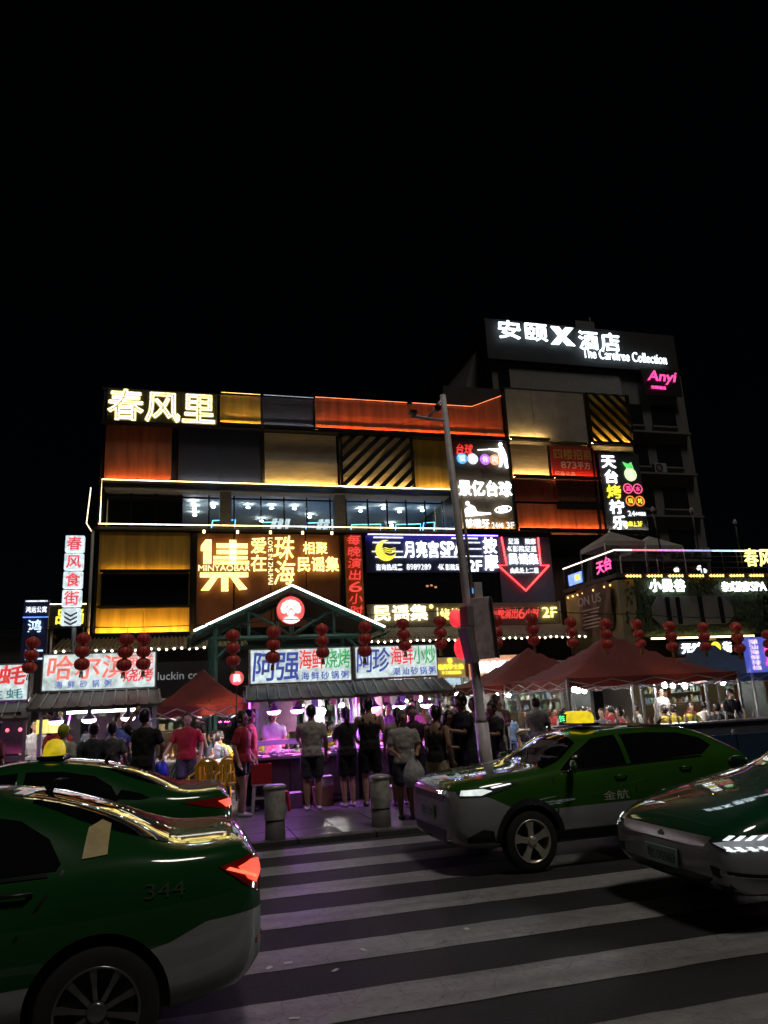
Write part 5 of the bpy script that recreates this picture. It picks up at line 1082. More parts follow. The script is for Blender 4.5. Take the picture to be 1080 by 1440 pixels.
    def plate(s, x, z, txt, front=True):
        f = 1 if front else -1; g = M('plate_green', (.34,.56,.42), .4, var=.3, scale=3)
        o = s.own(MB().box(x-.008, x+.008, -.22, .22, z-.07, z+.07).build('number_plate', g)); V, F = glyph(txt, 0, 0.); x0 = min(v[0] for v in V); x1 = max(v[0] for v in V); y0 = min(v[1] for v in V); y1 = max(v[1] for v in V)
        s.own(MB().add([(x+f*.011, f*(-.19+.38*(v[0]-x0)/(x1-x0)), z-.045+.09*(v[1]-y0)/(y1-y0)) for v in V], F).build('lettering', M('plate_text', (.01,.03,.02), .5)), o)
def dome_sign(c, x, z, kind):
    ye = EM('lamp_yellow_'+kind, (1,.75,.02), .42 if kind == 'dome' else .75, True, (.7,.5,.03))
    base = c.own(MB().box(x-.13, x+.13, -.3, .3, z, z+.035).build('roof_lamp_base', trim))
    if kind == 'dome':
        rs = [[(x+a*.11*math.cos(t), a2*.26*math.sin(t), z+.035+h) for t in [2*PI*j/20 for j in range(20)]] for a, a2, h in ((1,1,0),(1,1,.05),(.9,.93,.1),(.65,.75,.145),(.25,.3,.165))]
        c.own(MB().rings(rs).build('roof_lamp', ye, None, True))
    else:
        rs = [[(x+a*.13*math.cos(t)**1, a2*.3*math.copysign(abs(math.sin(t))**.6, math.sin(t)), z+.035+h) for t in [2*PI*j/24 for j in range(24)]] for a, a2, h in ((1,1,0),(1,1,.07),(.85,.95,.12),(.5,.8,.145),(.2,.4,.15))]
        o = c.own(MB().rings(rs).build('roof_lamp', ye, None, True))
        for k in range(5): c.own(MB().box(x+.02, x+.06, -.2+k*.08, -.15+k*.08, z+.15, z+.165).build('lamp_louvre', trim), o)
        # green dot-matrix panel at the end of the lamp
        c.own(MB().box(x+.1, x+.135, -.29, -.1, z+.04, z+.15).build('display_panel', trim), o); V, F = glyph('空车', 0, 0.)
        gm_ = EM('taxi_green', (.1,1,.35), 2.2); x0 = min(v[0] for v in V); x1 = max(v[0] for v in V); y0 = min(v[1] for v in V); y1 = max(v[1] for v in V)
        c.own(MB().add([(x+.137, -.27+.15*(v[0]-x0)/(x1-x0), z+.05+.085*(v[1]-y0)/(y1-y0)) for v in V], F).build('display_text', gm_), o)
ST = [2.33,2.29,2.18,1.95,1.6,1.25,.95,.72,.45,.15,-.2,-.6,-1.0,-1.3,-1.6,-1.78,-1.88,-2.06,-2.2,-2.27,-2.32,-2.34]
SED = dict(st=ST, r=.325, axles=(1.38,-1.43),
  width=[(2.33,.62),(2.29,.70),(2.18,.80),(1.95,.86),(1.5,.895),(.5,.90),(-1.2,.90),(-1.7,.89),(-2.08,.845),(-2.2,.80),(-2.27,.755),(-2.32,.69),(-2.34,.62)],
  belt=[(2.33,.62),(2.29,.70),(2.18,.74),(1.6,.86),(.95,.93),(0,.95),(-1.2,.99),(-1.9,1.035),(-2.2,1.03),(-2.27,.99),(-2.32,.92),(-2.34,.84)],
  top=[(2.33,.66),(2.29,.74),(2.18,.81),(1.95,.87),(1.6,.94),(1.25,.99),(.95,1.02),(.72,1.13),(.45,1.29),(.15,1.42),(-.2,1.465),(-.6,1.46),(-1.0,1.41),(-1.3,1.32),(-1.6,1.20),(-1.78,1.11),(-1.88,1.085),(-2.08,1.085),(-2.2,1.095),(-2.27,1.07),(-2.32,.98),(-2.34,.9)],
  bottom=[(2.33,.34),(2.2,.24),(1.9,.2),(-1.9,.22),(-2.2,.28),(-2.33,.4)], roofw=[(.95,.66),(.15,.56),(-.6,.55),(-1.3,.56),(-1.85,.62)])
def sedan(name, label, cx, cy, sc, paint, hm):
    c = Car(name, label, cx, cy, sc, SED, paint); c.hm = hm
    c.patch('rear_window', [(-.98,.44),(-1.25,.53),(-1.6,.57),(-1.78,.585),(-1.78,-.585),(-1.6,-.57),(-1.25,-.53),(-.98,-.44),(-.92,0)], 'top', tint)
    c.patch('windscreen', [(.92,.70),(.92,-.70),(.6,-.64),(.25,-.52),(.18,0),(.25,.52),(.6,.64)], 'top', tint)
    for q in (1, -1):
        c.side('window', [(.72,.985),(.42,1.17),(.08,1.335),(-.22,1.355),(-.22,1.0)], tint, q); c.side('window', [(-.29,1.0),(-.29,1.355),(-.62,1.345),(-.95,1.28),(-1.12,1.18),(-1.2,1.06),(-1.18,1.03)], tint, q)
        c.seam([(.82,.30),(.84,.93)], q); c.seam([(-.26,.30),(-.26,.99)], q); c.seam([(-1.0,.72),(-1.22,1.03)], q); c.side('sill_trim', [(.95,.28),(-.86,.28),(-.86,.22),(.95,.22)], trim, q, off=.006)
        c.side('belt_trim', [(.70,.972),(-1.14,1.02),(-1.14,1.005),(.70,.957)], chrome, q, off=.007, step=.2); c.handle(-.08, .90, q); c.handle(-.98, .93, q); c.mirror(.62, .98, q, paint)
    return c
gA = (.009,.08,.017)
near = sedan('taxi_sedan', 'green and silver taxi sedan with a red glowing taillight and cream tape', -1.60, 5.02, (.885,.885,.895), taxi_paint('paint_near', gA, [(-2.5,.72),(-2.0,.70),(-1.8,.62),(-1.2,.5),(.5,.42),(2.5,.42)]), trim)
near.wheels('multi', alloyD)
redG = EM('tail_red', (1,.06,.012), 1.0); redD = M('tail_lens', (.25,.01,.008), .12, coat=1)
D = math.radians
for q in (1, -1):
    th = D(135)*q
    def rl(pts): return [(u*q, z) for u, z in pts]
    # corner lamp, fitted along the 45 degree diagonal (u runs towards the tail)
    o = near.patch('tail_light', rl([(.90,.965),(1.08,1.0),(1.28,.985),(1.26,.88),(1.12,.80),(1.02,.86)]), th, redD, off=.006, step=.05)
    near.patch('lit_lens', rl([(1.0,.95),(1.10,.975),(1.21,.96),(1.19,.90),(1.11,.85),(1.05,.88)]), th, redG, off=.013, step=.05, parent=o); near.patch('lens_rib', rl([(.93,.945),(.95,.955),(1.12,.885),(1.11,.875)]), th, EM('tail_bright', (1,.12,.05), 1.6), off=.017, step=.05, parent=o)
    near.patch('reflector', rl([(1.12,.52),(1.2,.54),(1.2,.57),(1.12,.55)]), th, redD, off=.006)
near.patch('boot_gap', [(-.55,.985),(.55,.985),(.55,.972),(-.55,.972)], PI, trim, off=.002)
near.plate(-2.352, .78, '粤C·D3447', False); near.patch('lower_bumper', [(-.5,.42),(.5,.42),(.52,.36),(-.52,.36)], PI, trim, off=.005)
tape = M('tape_cream', (.55,.45,.22), .6, var=.2, scale=8)
near.patch('tape', [(.62,1.175),(.615,1.02),(.80,1.02),(.80,1.16),(.77,1.24),(.66,1.27)] if False else [(1.31,1.07),(1.32,1.21),(1.385,1.235),(1.44,1.21),(1.445,1.08)], PI/2, tape, off=.008, step=.05)
near.text('344', 1.66, 1.88, .85, .925, PI/2, M('decal_pale', (.035,.065,.035), .5))
near.patch('roof_sticker', [(-.25,.1),(-.25,.45),(-.4,.45),(-.4,.1)], 'top', M('sticker_white', (.6,.6,.6), .5), off=.003)
far_ = sedan('taxi_sedan', 'green taxi sedan with a yellow domed roof lamp in the lane by the kerb', -1.53, 8.1, (.88,.88,.885), taxi_paint('paint_far', gA, [(-2.5,.62),(2.5,.55)]), chrome)
far_.wheels('five', alloyD); dome_sign(far_, -.05-.42, 1.455, 'dome')
for q in (1, -1):
    def rl(pts): return [(u*q, z) for u, z in pts]
    o = far_.patch('tail_light', rl([(.70,.98),(1.06,1.0),(1.30,.985),(1.28,.90),(1.12,.87),(.86,.93)]), D(135)*q, redD, off=.006, step=.05); far_.patch('lit_lens', rl([(1.0,.965),(1.12,.975),(1.22,.965),(1.20,.90),(1.08,.90)]), D(135)*q, redG, off=.013, step=.05, parent=o)
    far_.side('quarter_window', [(-1.16,1.06),(-1.22,1.14),(-1.42,1.09),(-1.5,1.05),(-1.4,1.04)], tint, q, step=.04)
far_.plate(-2.352, .74, '粤C·D', False)
# right sedan: wide low nose with chevron headlamps
SEDB = dict(SED); SEDB['top'] = [(2.33,.60),(2.29,.69),(2.18,.78),(1.95,.86),(1.6,.94),(1.25,1.0),(.95,1.05)]+[q for q in SED['top'] if q[0] < .9]; SEDB['width'] = [(2.33,.70),(2.29,.77),(2.18,.84),(1.95,.88)]+[q for q in SED['width'] if q[0] < 1.9]; SEDB['belt'] = [(2.33,.56),(2.29,.64),(2.18,.70),(1.6,.84)]+[q for q in SED['belt'] if q[0] < 1.5]
_S = SED; SED = SEDB
right = sedan('taxi_sedan', 'green taxi sedan with lit chevron headlamps and a silver bumper', 5.74, 5.47, (.90,.90,.92), taxi_paint('paint_right', (.007,.075,.028), [(-2.5,.6),(1.3,.52),(1.8,.56),(2.05,.62),(2.5,.64)]), chrome)
SED = _S
right.wheels('multi', alloy); drl = EM('drl_white', (.9,.97,1), 1.25); drd = EM('lamp_cells', (.85,.93,1), .75)
for q in (1, -1):
    th = D(42)*q
    def rl(pts): return [((u-.16)*q, z) for u, z in pts]
    o = right.patch('headlight', rl([(-.93,.625),(-.88,.66),(-.60,.70),(-.30,.735),(-.22,.70),(-.30,.64),(-.5,.60),(-.80,.585)]), th, lampglass, off=.006, step=.05)
    for k in range(6):
        u = -.82+k*.075
        for zz, dz in ((.655,.03),(.615,-.03)): right.patch('light_chevron', rl([(u,zz),(u+.038,zz),(u+.085,zz+dz),(u+.047,zz+dz)]), th, drl, off=.011, step=.04, parent=o)
    for k in range(3): right.patch('lens_cell', rl([(-.40+k*.055,.625+k*.012),(-.355+k*.055,.632+k*.012),(-.355+k*.055,.70),(-.40+k*.055,.69)]), th, drd, off=.011, step=.04, parent=o)
    right.patch('lamp_cluster', rl([(-.90,.63),(-.6,.685),(-.3,.715),(-.28,.70),(-.34,.65),(-.5,.61),(-.8,.595)]), th, EM('cluster_glow', (.85,.93,1), .16, False, (.3,.3,.3)), off=.009, step=.05, parent=o)
    right.patch('light_line', rl([(-.80,.592),(-.5,.606),(-.3,.645),(-.3,.638),(-.5,.6),(-.8,.587)]), th, drl, off=.012, step=.05, parent=o)
    right.patch('bumper_vent', rl([(-.95,.47),(-.42,.40),(-.35,.27),(-.90,.27)]), th, trim, off=.005); right.patch('bumper_blade', rl([(-.86,.43),(-.50,.385),(-.42,.29),(-.74,.285)]), th, M('bumper_silver', (.32,.32,.32), .35, .5), off=.012)
right.patch('grille_bar', [(-.62,.665),(.62,.665),(.56,.60),(.4,.585),(-.4,.585),(-.56,.60)], 0, M('grille_silver', (.5,.5,.5), .3, .7), off=.006); right.patch('grille_edge', [(-.62,.583),(.62,.583),(.5,.572),(-.5,.572)], 0, chrome, off=.009)
right.patch('badge', [(-.035,.605),(.035,.605),(.04,.625),(.0,.645),(-.04,.625)], 0, trim, off=.012); right.patch('lower_grille', [(-.6,.38),(.6,.38),(.52,.30),(-.52,.30)], 0, trim, off=.006); right.plate(2.345, .455, '粤C·DG5663')
# kerb-lane SUV
SUV = dict(st=[2.2,2.16,2.06,1.85,1.5,1.2,.98,.75,.5,.25,-.15,-.6,-1.05,-1.4,-1.7,-1.92,-2.08,-2.16,-2.2], r=.335, axles=(1.24,-1.22),
  width=[(2.2,.64),(2.16,.73),(2.06,.82),(1.85,.875),(1.5,.905),(.5,.905),(-1.4,.905),(-1.9,.87),(-2.1,.80),(-2.2,.70)],
  belt=[(2.2,.80),(2.16,.88),(2.06,.92),(1.5,.98),(.98,1.02),(0,1.03),(-1.2,1.08),(-1.8,1.12),(-2.08,1.08),(-2.2,.95)],
  top=[(2.2,.86),(2.16,.955),(2.06,1.01),(1.85,1.05),(1.5,1.09),(1.2,1.11),(.98,1.135),(.75,1.22),(.5,1.36),(.25,1.47),(-.15,1.525),(-.6,1.53),(-1.05,1.515),(-1.4,1.48),(-1.7,1.40),(-1.92,1.27),(-2.08,1.13),(-2.16,1.06),(-2.2,.97)],
  bottom=[(2.2,.36),(2.06,.27),(1.8,.24),(-1.8,.26),(-2.2,.38)], roofw=[(.98,.68),(.25,.60),(-.6,.59),(-1.4,.59),(-1.9,.62)])
pS = taxi_paint('paint_suv', (.03,.12,.01), [(-2.5,.70),(1.0,.66),(1.45,.70),(1.7,.82),(1.95,.90),(2.5,.92)])
suv = Car('taxi_crossover', 'green and silver taxi crossover with a long yellow roof lamp', 4.36, 7.95, (.81,.89,.85), SUV, pS); suv.hm = pS
suv.wheels('five', M('alloy_bright', (.62,.58,.5), .3, .6, var=.1)); dome_sign(suv, -.08, 1.525, 'long')
suv.patch('windscreen', [(.95,.73),(.95,-.73),(.7,-.68),(.36,-.57),(.3,0),(.36,.57),(.7,.68)], 'top', tint); suv.patch('rear_window', [(-1.62,.5),(-1.98,.56),(-1.98,-.56),(-1.62,-.5)], 'top', tint)
for q in (1, -1):
    suv.side('window', [(.74,1.06),(.44,1.24),(.14,1.385),(-.2,1.415),(-.2,1.075)], tint, q); suv.side('window', [(-.27,1.08),(-.27,1.415),(-.7,1.415),(-1.15,1.39),(-1.45,1.31),(-1.55,1.22),(-1.35,1.13)], tint, q)
    suv.seam([(.86,.34),(.88,1.0)], q); suv.seam([(-.24,.34),(-.24,1.06)], q); suv.side('belt_trim', [(.72,1.05),(-1.32,1.115),(-1.32,1.098),(.72,1.033)], chrome, q, off=.007, step=.2); suv.handle(-.06, .95, q); suv.handle(-1.02, .99, q); suv.mirror(.62, 1.07, q, pS)
    suv.side('sill_trim', [(.92,.42),(-.85,.42),(-.85,.27),(.92,.27)], trim, q, off=.008)
    r = .335+.05
    for ax in SUV['axles']:
        arc = [(ax+(r+.065)*math.cos(t), r-.04+(r+.065)*math.sin(t)) for t in [PI*i/14 for i in range(15)]]+[(ax+(r+.002)*math.cos(t), r-.04+(r+.002)*math.sin(t)) for t in [PI*i/14 for i in range(14,-1,-1)]]
        for i in range(14): suv.side('arch_trim', [arc[i],arc[i+1],arc[28-i],arc[29-i]], trim, q, off=.008, step=.2)
    th = D(45)*q
    def rl(pts): return [(u*q, z) for u, z in pts]
    o = suv.patch('headlight', rl([(-.72,.845),(-.40,.905),(-.22,.925),(-.26,.85),(-.42,.785),(-.68,.785)] if False else [(-.98,.90),(-.92,.93),(-.66,.945),(-.42,.98),(-.36,.965),(-.50,.90),(-.68,.85),(-.92,.85)]), th, lampglass, off=.007, step=.05)
    suv.patch('lit_lens', rl([(-.93,.865),(-.92,.915),(-.70,.925),(-.60,.90),(-.70,.86)]), th, EM('low_beam', (.85,.95,.9), .8), off=.013, step=.04, parent=o); suv.patch('light_line', rl([(-.62,.938),(-.44,.966),(-.42,.957),(-.60,.925)]), th, drl, off=.013, step=.05, parent=o)
    suv.patch('bumper_vent', rl([(-.88,.36),(-.88,.41),(-.70,.50),(-.60,.48),(-.60,.36)]), th, trim, off=.008, step=.04)
suv.patch('upper_grille', [(-.56,.86),(.56,.86),(.5,.785),(-.5,.785)], 0, trim, off=.006); suv.patch('grille_chrome', [(-.58,.90),(.58,.90),(.56,.865),(-.56,.865)], 0, chrome, off=.009)
suv.patch('lower_grille', [(-.55,.48),(.55,.48),(.5,.38),(-.5,.38)], 0, trim, off=.006); suv.patch('skid_plate', [(-.6,.372),(.6,.372),(.5,.325),(-.5,.325)], 0, chrome, off=.012); suv.plate(2.215, .64, '粤C·D')
suv.text('金航', -.22-.02, .12, .70, .80, PI/2, M('decal_pale2', (.45,.5,.42), .5)); 
suv.own(MB().tube([(-.5,.5,1.50),(-1.4,.5,1.47)], .014, 6).build('roof_rail', trim, None)); suv.own(MB().tube([(-.5,-.5,1.50),(-1.4,-.5,1.47)], .014, 6).build('roof_rail', trim, None)); suv.patch('roof_gap', [(-.12,-.5),(-.1,-.5),(-.1,.5),(-.12,.5)], 'top', trim, off=.002)
suv.patch('bonnet_cover', [(1.0,.5),(1.0,-.3),(1.9,-.25),(1.9,.45)], 'top', trim, off=.002) if False else None
for c in (near, far_):
    for q in (1, -1): c.patch('headlight', [(u*q, z) for u, z in [(-.95,.70),(-.5,.76),(-.42,.70),(-.7,.62),(-.95,.63)]], D(42)*q, lampglass, off=.006, step=.06)
    c.patch('grille', [(-.5,.60),(.5,.60),(.42,.48),(-.42,.48)], 0, trim, off=.006)
# the lit headlamps throw their own light
def beam(c, x, y, z, watts, tilt):
    for q in (1, -1):
        ld = bpy.data.lights.new('headlight_beam', 'SPOT'); ld.energy = watts; ld.spot_size = math.radians(75); ld.spot_blend = .8; ld.shadow_soft_size = .05; ld.color = (.9,.96,1)
        o = bpy.data.objects.new('headlight_beam', ld); col.objects.link(o); o.parent = c.root; o.location = (x, q*y, z); o.rotation_euler = (0, -PI/2+tilt, 0)
beam(right, 2.36, .62, .66, 16, math.radians(4)); beam(suv, 2.24, .62, .82, 10, math.radians(6))
# wipers, a spoiler lip and aerials
for c, x0, x1, z0 in ((right, .93, .62, 1.06), (suv, .96, .66, 1.15), (far_, .93, .62, 1.06), (near, .93, .62, 1.06)):
    for y0, y1 in ((.35,-.15),(-.1,-.55)):
        a, na = c.hit_top(x0, y0); b_, nb = c.hit_top(x1, y1); c.own(MB().tube([a+na*.012, (a+b_)/2+(na+nb)*.012, b_+nb*.012], .007, 5).build('wiper', trim))
for c, x in ((near, -1.0), (far_, -1.0), (suv, -1.35)):
    p_, n_ = c.hit_top(x, 0); c.own(MB().tube([p_, p_+Vector((-.05,0,.06)), p_+Vector((-.12,0,.07))], [.03,.018,.004], 8).build('aerial', trim, None, True))
# ------------------------------------------------------------------ people
SKIN = [M('skin_a', (.42,.25,.17), .5, var=.1), M('skin_b', (.36,.20,.13), .5, var=.1), M('skin_c', (.48,.30,.21), .5, var=.1)]
HAIR = M('hair_black', (.012,.010,.010), .45, var=.3, scale=30); HAIRG = M('hair_grey', (.10,.095,.09), .6, var=.3, scale=30)
def fused(name, mb, mat, voxel=.014, smooth=3, ratio=.5, crease=0):
    """fuse overlapping limbs into one continuous surface"""
    me = mb.mesh(name, mat, True); o = bpy.data.objects.new(name, me)
    r = o.modifiers.new('r', 'REMESH'); r.mode = 'VOXEL'; r.voxel_size = voxel; r.use_smooth_shade = True
    s_ = o.modifiers.new('s', 'SMOOTH'); s_.iterations = smooth; s_.factor = .5
    if crease:
        tx = bpy.data.textures.get('folds') or bpy.data.textures.new('folds', 'CLOUDS'); tx.noise_scale = .11; tx.noise_depth = 2
        dm = o.modifiers.new('c', 'DISPLACE'); dm.texture = tx; dm.strength = crease; dm.mid_level = .5
    if ratio < 1: d = o.modifiers.new('d', 'DECIMATE'); d.ratio = ratio
    fin = evald(o); bpy.data.objects.remove(o); fin.name = name
    if not fin.materials: fin.materials.append(mat)
    fin.polygons.foreach_set('use_smooth', [True]*len(fin.polygons)); return fin
def limb(mb, pts, rad, n=10):
    """tapered limb with rounded ends along a bent line"""
    pts = [Vector(p) for p in pts]; P = [pts[0]-(pts[1]-pts[0]).normalized()*rad[0]*.7]+pts+[pts[-1]+(pts[-1]-pts[-2]).normalized()*rad[-1]*.7]
    mb.tube(P, [rad[0]*.4]+list(rad)+[rad[-1]*.4], n)
def ellipse_stack(mb, rows, n=16):
    mb.rings([[(cx+rx*math.cos(2*PI*j/n), cy+ry*math.sin(2*PI*j/n), z) for j in range(n)] for cx, cy, z, rx, ry in rows])
def L3(a, b, t): return tuple(a[i]+(b[i]-a[i])*t for i in range(3))
def person(label, x, y, face, H=1.6, top=((.5,.5,.5),'tee'), legs=((.05,.05,.06),'shorts'), arms=None, hair='short', skin=0, lean=0., head=(0,0), female=False, seated=False, shoe=(.5,.5,.5), stance=.09, step=0., z=.06, group=None, fine=True, hairm=None, belly=0):
    """face = direction looked at (degrees, 0 = +X, 90 = +Y); local frame looks along -Y"""
    g = thing('person', label, 'person', (0, 0, 0), group); sk = SKIN[skin]
    kz = H/1.65; drop = .42 if seated else 0.
    hipz = .86-drop; up = lambda zz: zz-drop
    ly = lambda zz: -lean*(zz-hipz) if zz > hipz else 0.     # forward lean of the trunk
    sw = .158 if female else .178; hw_ = .155 if female else .148
    def T(zz, rx, ry, dy=0.): return (0, ly(up(zz))+dy, up(zz), rx, ry)
    body = MB()
    torso = [T(.84,hw_*.86,.095), T(.90,hw_,.112), T(1.0,.128 if female else .138,.092,-.01*belly), T(1.10,.132 if female else .148,.098,-.012*belly), T(1.22,.152 if female else .166,.105), T(1.31,sw*.95,.092,.005), T(1.37,sw*.62,.072,.01), T(1.40,.062,.058,.012)]
    ellipse_stack(body, torso)
    hy = ly(up(1.40)); ht, hp = math.radians(head[0]), math.radians(head[1])   # head turn and nod
    hc = Vector((0, hy-.012-.03*math.sin(hp), up(1.535)))
    limb(body, [(0,hy+.012,up(1.37)), (0,hy+.004,up(1.46))], [.055,.05])
    def HD(v): # head-local to person
        v = Vector(v); v.rotate(Matrix.Rotation(hp, 3, 'X')); v.rotate(Matrix.Rotation(ht, 3, 'Z')); return hc+v
    hb = MB(); hb.ball((0,.008,.02), (.074,.09,.098), 14, 10); hb.ball((0,-.02,-.05), (.055,.062,.065), 12, 8); hb.ball((0,-.092,-.012), (.014,.02,.024), 8, 6); hb.ball((0,-.08,.028), (.05,.014,.012), 8, 5)
    for q in (-1, 1): hb.ball((q*.077,.008,-.008), (.012,.022,.032), 8, 6)
    body.add([HD(v) for v in hb.v], hb.f)
    # legs
    kn = {}
    for q in (-1, 1):
        hip = (q*.085, 0, hipz)
        if seated: knee = (q*.12, -.40, hipz+.02); ank = (q*.12, -.36, .07); 
        else: sy = q*step; knee = (q*(stance+.005), -.02+sy*.5, .46); ank = (q*stance, .02+sy, .08)
        kn[q] = (hip, knee, ank)
        limb(body, [hip, L3(hip,knee,.5), knee, L3(knee,ank,.35), ank], [.088,.077,.054,.056,.036]); limb(body, [(ank[0],ank[1]+.03,.035), (ank[0]*1.1,ank[1]-.13,.03)], [.036,.03])
    # arms and hands
    A = arms or {}
    am = {}
    for q in (-1, 1):
        sh = Vector((q*(sw+.0), ly(up(1.335))+.005, up(1.335)))
        el, ha = A.get(q, ((q*.235,.03,1.08), (q*.235,-.05,.86)))
        el, ha = Vector((el[0], el[1], up(el[2]))), Vector((ha[0], ha[1], up(ha[2])))
        am[q] = (sh, el, ha)
        limb(body, [sh, L3(sh,el,.5), el, L3(el,ha,.4), ha], [.052,.046,.037,.036,.026])
        d = (ha-el).normalized(); sv = d.cross(Vector((0,0,1)) if abs(d.z) < .8 else Vector((0,1,0))).normalized(); nv = d.cross(sv)
        limb(body, [ha, ha+d*.045, ha+d*.075], [.026,.034,.03], 8)
        if fine:
            for k, (o_, ln) in enumerate(((-.027,.055),(-.009,.068),(.009,.063),(.027,.045))):
                b0 = ha+d*.075+sv*o_; limb(body, [b0, b0+d*ln*.55+nv*.006, b0+d*ln+nv*.022], [.0105,.0095,.008], 6)
            t0 = ha+d*.03+sv*.03*q; limb(body, [t0, t0+d*.03+sv*.022*q, t0+d*.058+sv*.026*q+nv*.012], [.012,.0105,.009], 6)
    parts = [('body', fused('body', body, sk, .011 if fine else .016, 2, .45 if fine else .4))]
    # clothing shells
    (tc_, tk), (lc, lk) = top, legs
    tm = tc_ if not isinstance(tc_, tuple) else M('cloth_%d_%d_%d' % tuple(int(v*999) for v in tc_), tc_, .85, var=.16, scale=14, bump=.25)
    lm = lc if not isinstance(lc, tuple) else M('cloth_%d_%d_%d' % tuple(int(v*999) for v in lc), lc, .85, var=.16, scale=14, bump=.25)
    if tk == 'dress': hem = .50
    else: hem = .84 if not seated else .86
    sb = MB(); e = .024 if tk != 'tank' else .016
    rows_ = [T(hem,hw_+e+.012,.118+e), T(.95,hw_*.97+e+.005,.112+e)]+[(cx, cy, zz, rx+e, ry+e) for cx, cy, zz, rx, ry in torso[2:]]
    if tk == 'dress': rows_ = [T(.50,.22,.17), T(.72,.19,.145)]+rows_[1:]
    if tk == 'tank': rows_ = rows_[:-3]+[T(1.29,.115,.10), T(1.375,.10,.07)]
    else: rows_[-1] = T(1.405,.075,.072,.01)
    ellipse_stack(sb, rows_)
    for q in (-1, 1):
        sh, el, ha = am[q]
        if tk in ('tee', 'dress'): limb(sb, [sh, L3(sh,el,.4), L3(sh,el,.72)], [.06,.06,.06])
        elif tk == 'long': limb(sb, [sh, L3(sh,el,.5), el, L3(el,ha,.85)], [.066,.06,.052,.044])
        elif tk == 'tank': limb(sb, [(q*.085,ly(up(1.30))-.02,up(1.28)), (q*.095,ly(up(1.36))+.012,up(1.385)), (q*.085,ly(up(1.30))+.05,up(1.30))], [.045,.03,.045])
    parts.append(({'tee':'shirt','tank':'vest','long':'shirt','dress':'dress'}[tk], fused('shirt', sb, tm, .014, 3, .6, .035)))
    if lk != 'none':
        pb = MB(); ellipse_stack(pb, [T(.83,hw_*.9+.015,.115), T(.88,hw_+.016,.128), T(.98,hw_*.93+.014,.112)])
        for q in (-1, 1):
            hip, knee, ank = kn[q]
            if lk == 'shorts': limb(pb, [hip, L3(hip,knee,.5), L3(hip,knee,.82)], [.105,.10,.094])
            elif lk == 'miniskirt': limb(pb, [hip, L3(hip,knee,.35), L3(hip,knee,.5)], [.105,.10,.095])
            elif lk == 'wide': limb(pb, [hip, L3(hip,knee,.5), knee, L3(knee,ank,.5), (ank[0],ank[1],.06)], [.10,.10,.096,.096,.10])
            else: limb(pb, [hip, L3(hip,knee,.5), knee, L3(knee,ank,.5), L3(knee,ank,.93)], [.10,.09,.07,.066,.058])
        parts.append(('shorts' if lk in ('shorts','miniskirt') else 'trousers', fused('trousers', pb, lm, .014, 3, .6, .03)))
    hm_ = hairm or HAIR; hr = MB()
    hb2 = MB(); hb2.ball((0,.02,.022), (.086,.097,.108), 20, 14)
    vs_ = []
    for v in hb2.v:
        vx, vy, vz = v
        if vy < -.03 and vz < .062: vy = -.03+(vy+.03)*.2; vx *= .92     # keep the face clear
        elif vz > .03: vz += .008*math.sin(vx*160+vy*90); vx *= 1+.03*math.sin(vy*140)
        vs_.append(HD((vx, vy, vz)))
    hr.add(vs_, hb2.f)
    if hair == 'tail': hr.tube([HD((0,.10,.05)), HD((0,.135,.03)), HD((0,.125,-.08)), HD((0,.11,-.2))], [.022,.034,.03,.012], 8)
    if hair == 'long':
        hb3 = MB(); hb3.rings([[(rx*math.cos(t), .035+ry*math.sin(t), zz) for t in [PI*(-.08)+PI*1.16*j/9 for j in range(10)]+[PI*1.08-PI*1.16*j/9 for j in range(10)]] for zz, rx, ry in ((.06,.084,.082),(-.05,.088,.08),(-.14,.09,.07),(-.22,.075,.055))]) ; hr.add([HD(v) for v in hb3.v], hb3.f)
    if hair == 'bun': hb3 = MB(); hb3.ball((0,.09,.07), .042, 10, 7); hr.add([HD(v) for v in hb3.v], hb3.f)
    if hair == 'cap': hb3 = MB(); hb3.ball((0,.01,.06), (.086,.098,.07), 16, 8); hb3.box(-.06,.06,-.16,-.06,.045,.056); hr.add([HD(v) for v in hb3.v], hb3.f)
    parts.append(('hair', hr.mesh('hair', hm_, True)))
    ey = MB()
    for q in (-1, 1): eb = MB(); eb.ball((q*.031,-.079,.006), (.014,.009,.009), 8, 5); ey.add([HD(v) for v in eb.v], eb.f)
    parts.append(('eyes', ey.mesh('eyes', M('eye_dark', (.02,.015,.012), .2), True))); mo = MB(); mo.ball((0,-.079,-.056), (.02,.006,.006), 8, 5); parts.append(('mouth', MB().add([HD(v) for v in mo.v], mo.f).mesh('mouth', M('lips', (.32,.12,.10), .5), True)))
    shm = M('shoe_%d' % int(shoe[0]*99), shoe, .6)
    for q in (-1, 1):
        ank = kn[q][2]; sb = MB(); sb.ball((ank[0]*1.05,ank[1]-.045,.03), (.047,.135,.042), 12, 8); sb.v = [(a, b, max(c, 0)) for a, b, c in sb.v]; parts.append(('shoe', sb.mesh('shoe', shm, True)))
    for nm, me in parts: o = bpy.data.objects.new(nm, me); col.objects.link(o); o.parent = g
    g.location = (x, y, z); g.rotation_euler.z = math.radians(face+90); g.scale = (kz*1.02, kz*1.02, kz)
    return g
def at_local(g, v):  # a point of a person's local frame in the world
    return wmat(g) @ Vector(v)
